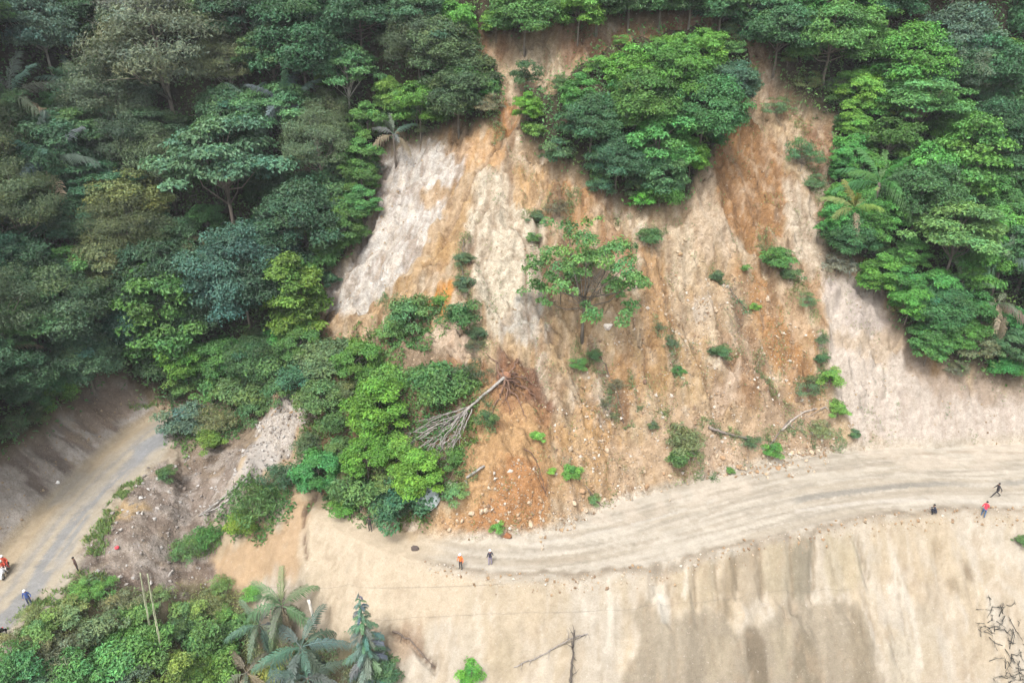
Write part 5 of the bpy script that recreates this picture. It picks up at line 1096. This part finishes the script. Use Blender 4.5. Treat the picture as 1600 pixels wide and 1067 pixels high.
log('dead_branch', [(803, 1042), (830, 1030), (860, 1015), (890, 1000), (918, 990)], .05, .05, plain((150, 142, 134), .5), 'thin dead branch lying across the lower face', 'branch', twigs=14, seed=7, wv=.06)
log('dead_snag', [(890, 1110, .2), (891, 1075, .35), (893, 1040, .6), (896, 1005, 1.1), (898, 982, 1.5)], .13, .05, DARKW, 'dark dead snag standing on the lower face at the bottom edge', 'snag', twigs=16, seed=8, wv=.05)
log('dead_branch', [(614, 985), (640, 1000), (662, 1024), (680, 1040)], .09, .06, plain((110, 96, 84), .5), 'dark exposed root branch on the lower face near the conical tree', 'branch', twigs=6, seed=9, wv=.06)
log('dead_branch', [(820, 700), (838, 718), (846, 745), (852, 770)], .06, .04, plain((112, 84, 66), .5), 'thin dark branch lying on the red toe under the lime sapling', 'branch', twigs=4, seed=10, wv=.06)
log('dead_branch', [(725, 375), (722, 420), (730, 460), (745, 500)], .07, .04, plain((104, 92, 80), .5), 'dark branch lying in the gully beside the cream face', 'branch', twigs=6, seed=11, wv=.07)
log('dead_branch', [(930, 545), (950, 580), (965, 620), (975, 660)], .07, .04, plain((112, 98, 84), .5), 'dark branch trailing down the slide below the lone tree', 'branch', twigs=6, seed=12, wv=.07)
log('dead_branch', [(1120, 430), (1142, 455), (1165, 482)], .06, .04, plain((110, 98, 86), .5), 'dark branch in the stony rib under the grey-green shrub', 'branch', twigs=4, seed=13, wv=.06)
log('dead_branch', [(895, 742), (915, 760), (940, 790)], .05, .03, plain((112, 98, 84), .5), 'thin branch trailing from the bright lower shrub', 'branch', twigs=3, seed=14, wv=.04)
def stand(nm, px, py, hpx, r0, r1, col, label, cat, lean=(0, 0)):
    p = at(px, py); L = hpx / ppm(p) / .72; t_ = thing(nm, label, cat, p); P = np.array([[0, 0, -.4], [lean[0] * .4, lean[1] * .4, L * .45], [lean[0], lean[1], L]])
    put('stem', tube_mesh('stem', catmull(P, .3) + np.random.default_rng(int(px)).normal(size=(len(catmull(P, .3)), 3)) * .015, r0, M_BARK, 7), t_, col); return t_
stand('stump', 493, 978, 42, .14, .1, plain((232, 224, 212), .6), 'white broken stump rising behind the bottom palms', 'stump', (-.15, 0))
stand('bamboo_pole', 238, 1000, 105, .05, .03, plain((190, 196, 160), .5), 'left of two thin pale poles rising from the scrub', 'pole', (1.0, 0))
stand('bamboo_pole', 256, 1035, 138, .05, .03, plain((190, 196, 160), .5), 'right, taller of two thin pale poles rising from the scrub', 'pole', (1.2, 0))
# dead brushwood, bottom right corner
for j, (px, py, n, lab) in enumerate([(1560, 985, 120, 'upper dark dead brushwood in the bottom right corner'), (1590, 1050, 170, 'lower dark dead brushwood in the bottom right corner'), (1545, 965, 60, 'thin dark twigs left of the corner brushwood')]):
    r = np.random.default_rng(60 + j); p = at(px, py); t_ = thing('dead_brush', lab, 'brush', p); stems = []
    gx, gy = grad(p.x, p.y); nrm = unit(np.array([-gx, -gy, 1.0])); t1 = unit(np.cross(nrm, [0.3, .2, 1])); t2 = np.cross(nrm, t1)
    for q in range(n // 4):
        w0 = r.uniform(0, 6.28); d = unit(t1 * math.cos(w0) + t2 * math.sin(w0) + nrm * r.uniform(.1, .7)); L = r.uniform(.5, 1.7) * (.6 if j == 2 else 1); a = t1 * r.normal() * 1.1 + t2 * r.normal() * 1.3 + nrm * .12; a[2] = float(height(p.x + a[0], p.y + a[1])) - p.z + .1
        m1 = a + d * L * .5 + r.normal(size=3) * .08; e = a + d * L + r.normal(size=3) * .12 - np.array([0, 0, .12 * L]); stems.append(tube_np([a, m1, e], [.034, .022, .008], 5))
        for k in range(5):
            b0 = m1 + (e - m1) * r.uniform(-.6, .9); d2 = unit(d + r.normal(size=3) * .55); l2 = L * r.uniform(.15, .4); stems.append(tube_np([b0, b0 + d2 * l2 * .5, b0 + d2 * l2 + r.normal(size=3) * .03], [.016, .011, .005], 4))
    put('twigs', mesh_np('twigs', *join_np(stems), M_BARK, smooth=True), t_, plain((66, 64, 58), .45))['kind'] = 'stuff'
# fine roots hanging from the scarp rim
# cables lying over the lower face
for px_pts, lab in [([(380, 916), (480, 918), (600, 918), (700, 916), (790, 912)], 'upper thin black cable lying across the lower face'), ([(560, 972), (700, 962), (850, 957), (980, 952), (1100, 940), (1240, 926), (1330, 920)], 'lower thin black cable lying across the lower face')]:
    P = catmull([np.array(at(*p, .12)) for p in px_pts], .25); P[:, 2] = np.maximum(P[:, 2], height(P[:, 0], P[:, 1]) + .03); tag(put('cable', tube_mesh('cable', P, .009, M_BARK, 4), None, plain((110, 104, 98), .5)), lab, 'cable')

# ------------------------------------------------------------------ people
HELM = flat_mat('helmet', (244, 242, 238), .35); SKIN = flat_mat('skin', (150, 110, 86), .6); HAIR = flat_mat('hair', (28, 24, 24), .7); BOOT = flat_mat('boot', (40, 36, 34), .7)
CLM = {}
def cloth(c):
    if c not in CLM: CLM[c] = flat_mat('cloth', c, .9)
    return CLM[c]
POSE = {  # joints: x right, y forward, z up, metres
 'stand': dict(pel=(0, 0, .92), kn=[(-.11, .03, .48), (.11, .01, .48)], an=[(-.12, -.02, .08), (.12, -.02, .08)], ch=(0, 0, 1.30), el=[(-.27, -.03, 1.08), (.27, -.03, 1.08)], ha=[(-.27, .1, .86), (.27, .08, .86)], hd=(0, .03, 1.6)),
 'walk': dict(pel=(0, 0, .90), kn=[(-.09, .24, .52), (.09, -.10, .48)], an=[(-.09, .42, .10), (.09, -.48, .16)], ch=(0, .05, 1.28), el=[(-.27, -.16, 1.06), (.27, .14, 1.06)], ha=[(-.26, -.18, .82), (.24, .34, .90)], hd=(0, .10, 1.58)),
 'crouch': dict(pel=(0, -.15, .34), kn=[(-.16, .30, .50), (.16, .30, .50)], an=[(-.14, .08, .08), (.14, .08, .08)], ch=(0, .08, .72), el=[(-.28, .25, .55), (.28, .25, .55)], ha=[(-.12, .45, .55), (.12, .45, .55)], hd=(0, .2, 1.0)),
 'lean': dict(pel=(0, -.05, .90), kn=[(-.10, .06, .48), (.11, -.08, .48)], an=[(-.12, .02, .08), (.13, -.2, .08)], ch=(0, .14, 1.24), el=[(-.27, .12, 1.0), (.27, .15, 1.0)], ha=[(-.18, .32, .92), (.2, .32, .94)], hd=(0, .26, 1.5)),
 'ride': dict(pel=(0, 0, .82), kn=[(-.20, .36, .70), (.20, .36, .70)], an=[(-.20, .22, .30), (.20, .22, .30)], ch=(0, .12, 1.20), el=[(-.30, .30, 1.02), (.30, .30, 1.02)], ha=[(-.28, .52, 1.02), (.28, .52, 1.02)], hd=(0, .18, 1.5)),
 'pillion': dict(pel=(0, 0, .86), kn=[(-.24, .34, .76), (.24, .34, .76)], an=[(-.24, .20, .36), (.24, .20, .36)], ch=(0, .08, 1.26), el=[(-.28, .12, 1.04), (.28, .12, 1.04)], ha=[(-.18, .32, .98), (.18, .32, .98)], hd=(0, .12, 1.56)),
}
def person(loc, heading, pose, shirt, trousers, label, hat=None, pack=None, group=None):
    p = POSE[pose]; V3 = Vector; J = []; E = []; RAD = []; ZN = []
    def add(co, r, zn, par=None):
        J.append(V3(co)); RAD.append(r); ZN.append(zn); i = len(J) - 1
        if par is not None: E.append((par, i))
        return i
    pel, ch, hd = V3(p['pel']), V3(p['ch']), V3(p['hd']); up = (ch - pel).normalized()
    a = add(pel, (.15, .115), 't'); b = add(pel.lerp(ch, .45), (.135, .10), 's', a); c = add(ch, (.165, .11), 's', b); n0 = add(ch + up * .15, (.075, .075), 's', c)
    nk = add((ch + up * .15).lerp(hd, .45), (.052, .052), 'k', n0); h0 = add(hd + V3((0, .005, -.03)), (.078, .092), 'k', nk); add(hd + V3((0, 0, .09)), (.07, .082), 'k', h0)
    for i, s in enumerate((-1, 1)):
        hp = add(pel + V3((s * .095, 0, -.06)), (.095, .095), 't', a); kn = add(p['kn'][i], (.062, .066), 't', hp); ca = add(V3(p['kn'][i]).lerp(V3(p['an'][i]), .3), (.058, .062), 't', kn)
        an = add(p['an'][i], (.042, .045), 't', ca); hl_ = add(V3(p['an'][i]) + V3((0, .02, -.045)), (.045, .04), 'b', an); add(V3(p['an'][i]) + V3((0, .17, -.055)), (.038, .028), 'b', hl_)
        sh_ = add(ch + up * .09 + V3((s * .17, 0, 0)), (.062, .062), 's', n0); el_ = add(p['el'][i], (.045, .045), 's', sh_); wr = V3(p['el'][i]).lerp(V3(p['ha'][i]), .8); w_i = add(wr, (.03, .03), 's', el_)
        add(V3(p['ha'][i]), (.035, .022), 'k', w_i)
    me = bpy.data.meshes.new('sk'); me.from_pydata([tuple(j) for j in J], E, []); o = bpy.data.objects.new('sk', me); C.objects.link(o)
    md = o.modifiers.new('s', 'SKIN'); sv = me.skin_vertices[0].data
    for k, r in enumerate(RAD): sv[k].radius = r
    sv[0].use_root = True; md.use_smooth_shade = True; sb = o.modifiers.new('u', 'SUBSURF'); sb.levels = 1; sb.render_levels = 1
    dg = bpy.context.evaluated_depsgraph_get(); dg.update(); body = bpy.data.meshes.new_from_object(o.evaluated_get(dg)); bpy.data.objects.remove(o); bpy.data.meshes.remove(me)
    bm = bmesh.new(); bm.from_mesh(body); bpy.data.meshes.remove(body)
    JV = np.array(J); zi = {'k': 0, 's': 1, 't': 2, 'b': 3}; seg = np.array([[*J[x], *J[y]] for x, y in E]); sz = [ZN[y] for x, y in E]
    for f in bm.faces:
        q = np.array(f.calc_center_median()); A = seg[:, :3]; Bv = seg[:, 3:] - A; tt = np.clip(((q - A) * Bv).sum(1) / (Bv * Bv).sum(1), 0, 1); f.material_index = zi[sz[int(np.argmin(((q - A - Bv * tt[:, None]) ** 2).sum(1)))]]; f.smooth = True
    def extra(v, fs, mi):
        vs = [bm.verts.new(x) for x in v]
        for f in fs:
            try: nf = bm.faces.new([vs[k] for k in f]); nf.material_index = mi; nf.smooth = True
            except ValueError: pass
    for i, s in enumerate((-1, 1)):                                     # five fingers rooted in each palm
        hnd = V3(p['ha'][i]); d = (hnd - V3(p['el'][i])).normalized(); sd_ = V3((0, 1, 0)).cross(d) if abs(d.y) < .8 else V3((1, 0, 0)); sd_.normalize(); cu = d.cross(sd_).normalized()
        for q, (off, ln) in enumerate([(-.027, .062), (-.009, .075), (.009, .07), (.026, .055)]):
            b0 = hnd + sd_ * off; extra(*tube_np([b0, b0 + d * ln * .55 + cu * .008, b0 + d * ln + cu * .028], [.009, .008, .006], 5), 0)
        b0 = hnd - sd_ * .022 - d * .04; extra(*tube_np([b0, b0 - sd_ * .03 + d * .025, b0 - sd_ * .036 + d * .055 + cu * .012], [.011, .009, .007], 5), 0)
    for s in (-1, 1):                                                   # ears and brow line
        c0 = hd + V3((s * .083, 0, .01)); extra(*tube_np([c0 + V3((0, 0, -.025)), c0 + V3((s * .012, -.008, 0)), c0 + V3((0, 0, .028))], [.008, .013, .008], 5), 0)
        c0 = hd + V3((s * .032, .088, .022)); extra(*tube_np([c0 + V3((-.012, 0, 0)), c0 + V3((0, .006, 0)), c0 + V3((.012, 0, 0))], [.003, .008, .003], 6), 4)
    extra(*tube_np([hd + V3((0, .085, .025)), hd + V3((0, .112, -.008)), hd + V3((0, .088, -.018))], [.007, .014, .010], 6), 0)
    extra(*tube_np([hd + V3((-.026, .082, -.05)), hd + V3((0, .092, -.05)), hd + V3((.026, .082, -.05))], [.004, .007, .004], 5), 4)
    bme = bpy.data.meshes.new('body'); bm.to_mesh(bme); bm.free()
    for mm in (SKIN, cloth(shirt), cloth(trousers), BOOT, HAIR): bme.materials.append(mm)
    t_ = thing('person', label, 'person', loc, heading, group); put('body', bme, t_)
    hb_ = bmesh.new(); bmesh.ops.create_uvsphere(hb_, u_segments=14, v_segments=9, radius=.115 if hat else .098)
    for v in list(hb_.verts):
        if v.co.z < -.035 or (v.co.y > .05 and v.co.z < (.02 if hat else .045)): v.co.z = max(v.co.z, -.03); v.co *= .93
    if hat:                                                             # brim
        for k in range(14):
            pass
    for f in hb_.faces: f.smooth = True
    hm_ = bpy.data.meshes.new('helmet' if hat else 'hair'); hb_.to_mesh(hm_); hb_.free(); hm_.materials.append(HELM if hat == 'white' else (cloth(hat) if hat else HAIR))
    hh = put('helmet' if hat else 'hair', hm_, t_, None, tuple(hd + V3((0, -.008, .065)))); hh.scale = (1, 1.12, 1.0)
    if hat:
        vis, fv = tube_np([(-.09, .06, -.01), (-.05, .125, -.015), (0, .15, -.018), (.05, .125, -.015), (.09, .06, -.01)], .012, 5); put('visor', mesh_np('visor', vis, fv, hm_.materials[0], smooth=True), hh)
    return t_
def who(px, py, heading, pose, shirt, trousers, label, **k):
    p = at(px, py); return person((p.x, p.y, float(height(p.x, p.y)) + .0), R(heading), pose, shirt, trousers, label, **k)
who(720, 888, 150, 'stand', (240, 122, 50), (70, 66, 66), 'person in orange vest and white helmet on the tan road', hat='white')
who(766, 882, 20, 'stand', (52, 48, 66), (150, 140, 160), 'person in dark top and white helmet right of the orange one', hat='white')
who(579, 829, 170, 'stand', (48, 46, 42), (42, 44, 40), 'person in dark clothes by the shrubs at the broken road edge')
who(1555, 776, 85, 'walk', (52, 46, 50), (44, 40, 44), 'person in black striding across the road at far right')
who(1535, 806, -30, 'lean', (206, 44, 66), (72, 104, 140), 'person in red jacket and blue jeans at the road edge')
who(1459, 803, 60, 'crouch', (32, 36, 54), (28, 32, 48), 'person in dark navy crouching on the road edge')
who(123, 893, 140, 'stand', (78, 56, 50), (60, 50, 46), 'person in brown standing at the right edge of the left road')
who(48, 945, 200, 'stand', (60, 86, 150), (64, 74, 104), 'person in blue with white helmet at the grass by the left road', hat='white')

# motorcycles
def revolve(rad, rr, k=20, q=8):
    V = []; F = []
    for i in range(k):
        a = 2 * math.pi * i / k
        for j in range(q):
            b_ = 2 * math.pi * j / q; V.append((rr * math.sin(b_), (rad + rr * math.cos(b_)) * math.cos(a), (rad + rr * math.cos(b_)) * math.sin(a)))
    for i in range(k):
        for j in range(q): F.append([i * q + j, ((i + 1) % k) * q + j, ((i + 1) % k) * q + (j + 1) % q, i * q + (j + 1) % q])
    return np.array(V), np.array(F)
TY = flat_mat('rubber', (34, 34, 36), .8)
def blobm(name, P, rad, mat, sx=1.0, k=10):
    v, f = tube_np(P, rad, k); v[:, 0] *= sx; return mesh_np(name, v, f, mat, smooth=True)
def motorcycle(loc, heading, body, label, group=None):
    t_ = thing('motorcycle', label, 'motorcycle', loc, heading, group)
    for y in (-.62, .62):
        wv = put('wheel', mesh_np('wheel', *tube_np([(-.05, 0, 0), (.05, 0, 0)], .06, 10), M_METAL, smooth=True), t_, plain((150, 150, 150)), (0, y, .29))
        put('tyre', mesh_np('tyre', *revolve(.245, .05), TY, smooth=True), wv); put('rim', mesh_np('rim', *revolve(.20, .014), M_METAL, smooth=True), wv, plain((180, 180, 180)))
        sp = [tube_np([(0, .04 * math.cos(a), .04 * math.sin(a)), (0, .19 * math.cos(a), .19 * math.sin(a))], .006, 4) for a in np.linspace(0, 6.28, 11)[:-1]]; put('spokes', mesh_np('spokes', *join_np(sp), M_METAL), wv, plain((190, 190, 190)))
    c = plain(body)
    put('body', blobm('body', [(0, .34, .78), (0, .22, .72), (0, 0, .55), (0, -.2, .60), (0, -.62, .72), (0, -.75, .76)], [.08, .13, .14, .15, .12, .04], M_PAINT, .9), t_, c)
    put('front_shield', blobm('front_shield', [(0, .47, .95), (0, .45, .82), (0, .40, .58), (0, .34, .46)], [.06, .17, .19, .07], M_PAINT, 1.0), t_, c)
    put('seat', blobm('seat', [(0, .08, .76), (0, -.15, .78), (0, -.5, .83), (0, -.7, .85)], [.05, .12, .13, .05], TY, 1.0), t_)
    put('engine', blobm('engine', [(0, .2, .38), (0, .0, .36), (0, -.2, .36)], [.08, .13, .09], M_METAL, 1.0), t_, plain((120, 120, 122)))
    fk = [tube_np([(s * .09, .40, .86), (s * .08, .62, .29)], .022, 6) for s in (-1, 1)]; put('fork', mesh_np('fork', *join_np(fk), M_METAL, smooth=True), t_, plain((160, 160, 160)))
    put('handlebar', tube_mesh('handlebar', [(-.36, .24, 1.02), (-.18, .36, 1.0), (0, .40, .96), (.18, .36, 1.0), (.36, .24, 1.02)], .018, TY, 6), t_)
    hl2 = put('headlight', blobm('headlight', [(0, .42, .92), (0, .50, .92), (0, .54, .92)], [.10, .11, .05], M_PAINT, 1.0), t_, plain((235, 235, 235)))
    for s in (-1, 1): put('mirror', blobm('mirror', [(s * .3, .30, 1.02), (s * .34, .30, 1.14), (s * .37, .30, 1.19)], [.008, .03, .05], TY), t_)
    put('front_mudguard', tube_mesh('front_mudguard', [(0, .62 + .32 * math.cos(a), .29 + .32 * math.sin(a)) for a in np.linspace(-.1, 2.4, 9)], .06, M_PAINT, 6), t_, c)
    put('rear_mudguard', tube_mesh('rear_mudguard', [(0, -.62 + .33 * math.cos(a), .29 + .33 * math.sin(a)) for a in np.linspace(1.0, 3.1, 8)], .06, TY, 6), t_)
    put('exhaust', tube_mesh('exhaust', [(.16, .1, .30), (.18, -.2, .28), (.20, -.75, .36)], .045, M_METAL, 8), t_, plain((150, 150, 150)))
    put('tail_light', blobm('tail_light', [(0, -.74, .80), (0, -.80, .80)], [.06, .04], M_PAINT), t_, plain((190, 30, 30)))
    return t_
mp = at(10, 896); mh = R(197); rot = Matrix.Rotation(mh, 3, 'Z'); mb = Vector((mp.x, mp.y, float(height(mp.x, mp.y))))
motorcycle(mb, mh, (232, 232, 232), 'white motorcycle carrying two riders on the left road')
person(mb + rot @ Vector((0, -.12, -.02)), mh, 'ride', (214, 84, 62), (220, 214, 208), 'person in red jacket and white helmet steering the white motorcycle', hat='white')
person(mb + rot @ Vector((0, -.52, .02)), mh, 'pillion', (226, 92, 64), (186, 70, 60), 'person in orange-red riding behind on the white motorcycle', hat='white')
mp = at(-3, 1004); motorcycle((mp.x, mp.y, float(height(mp.x, mp.y))), R(170), (32, 34, 40), 'black motorcycle cut off by the left edge of the photo')
# red sack on the debris
bm = bmesh.new(); bmesh.ops.create_icosphere(bm, subdivisions=2, radius=.2)
for v in bm.verts: v.co = v.co * (1 + .12 * math.sin(v.co.x * 23 + v.co.y * 17)); v.co.z *= .7
me = bpy.data.meshes.new('sack'); bm.to_mesh(me); bm.free(); me.materials.append(M_CLOTH)
for pl in me.polygons: pl.use_smooth = True
tag(put('sack', me, None, plain((222, 66, 76)), at(183, 855, .12)), 'small red sack lying on the grey debris right of the left road', 'sack')

# ------------------------------------------------------------------ the damp air over the valley
hm, t, b, o = nodes('haze'); t.nodes.remove(b); pv = N(t, 'ShaderNodeVolumePrincipled'); pv.inputs['Color'].default_value = (0.9, 0.95, 1, 1); pv.inputs['Density'].default_value = 0.00018; t.links.new(pv.outputs[0], o.inputs['Volume'])
bm = bmesh.new(); bmesh.ops.create_cube(bm, size=1); me = bpy.data.meshes.new('haze'); bm.to_mesh(me); bm.free(); me.materials.append(hm)
hz_ = put('haze', me, None, None, (0, 0, 30)); hz_.scale = (1300, 1300, 150); hz_['kind'] = 'stuff'
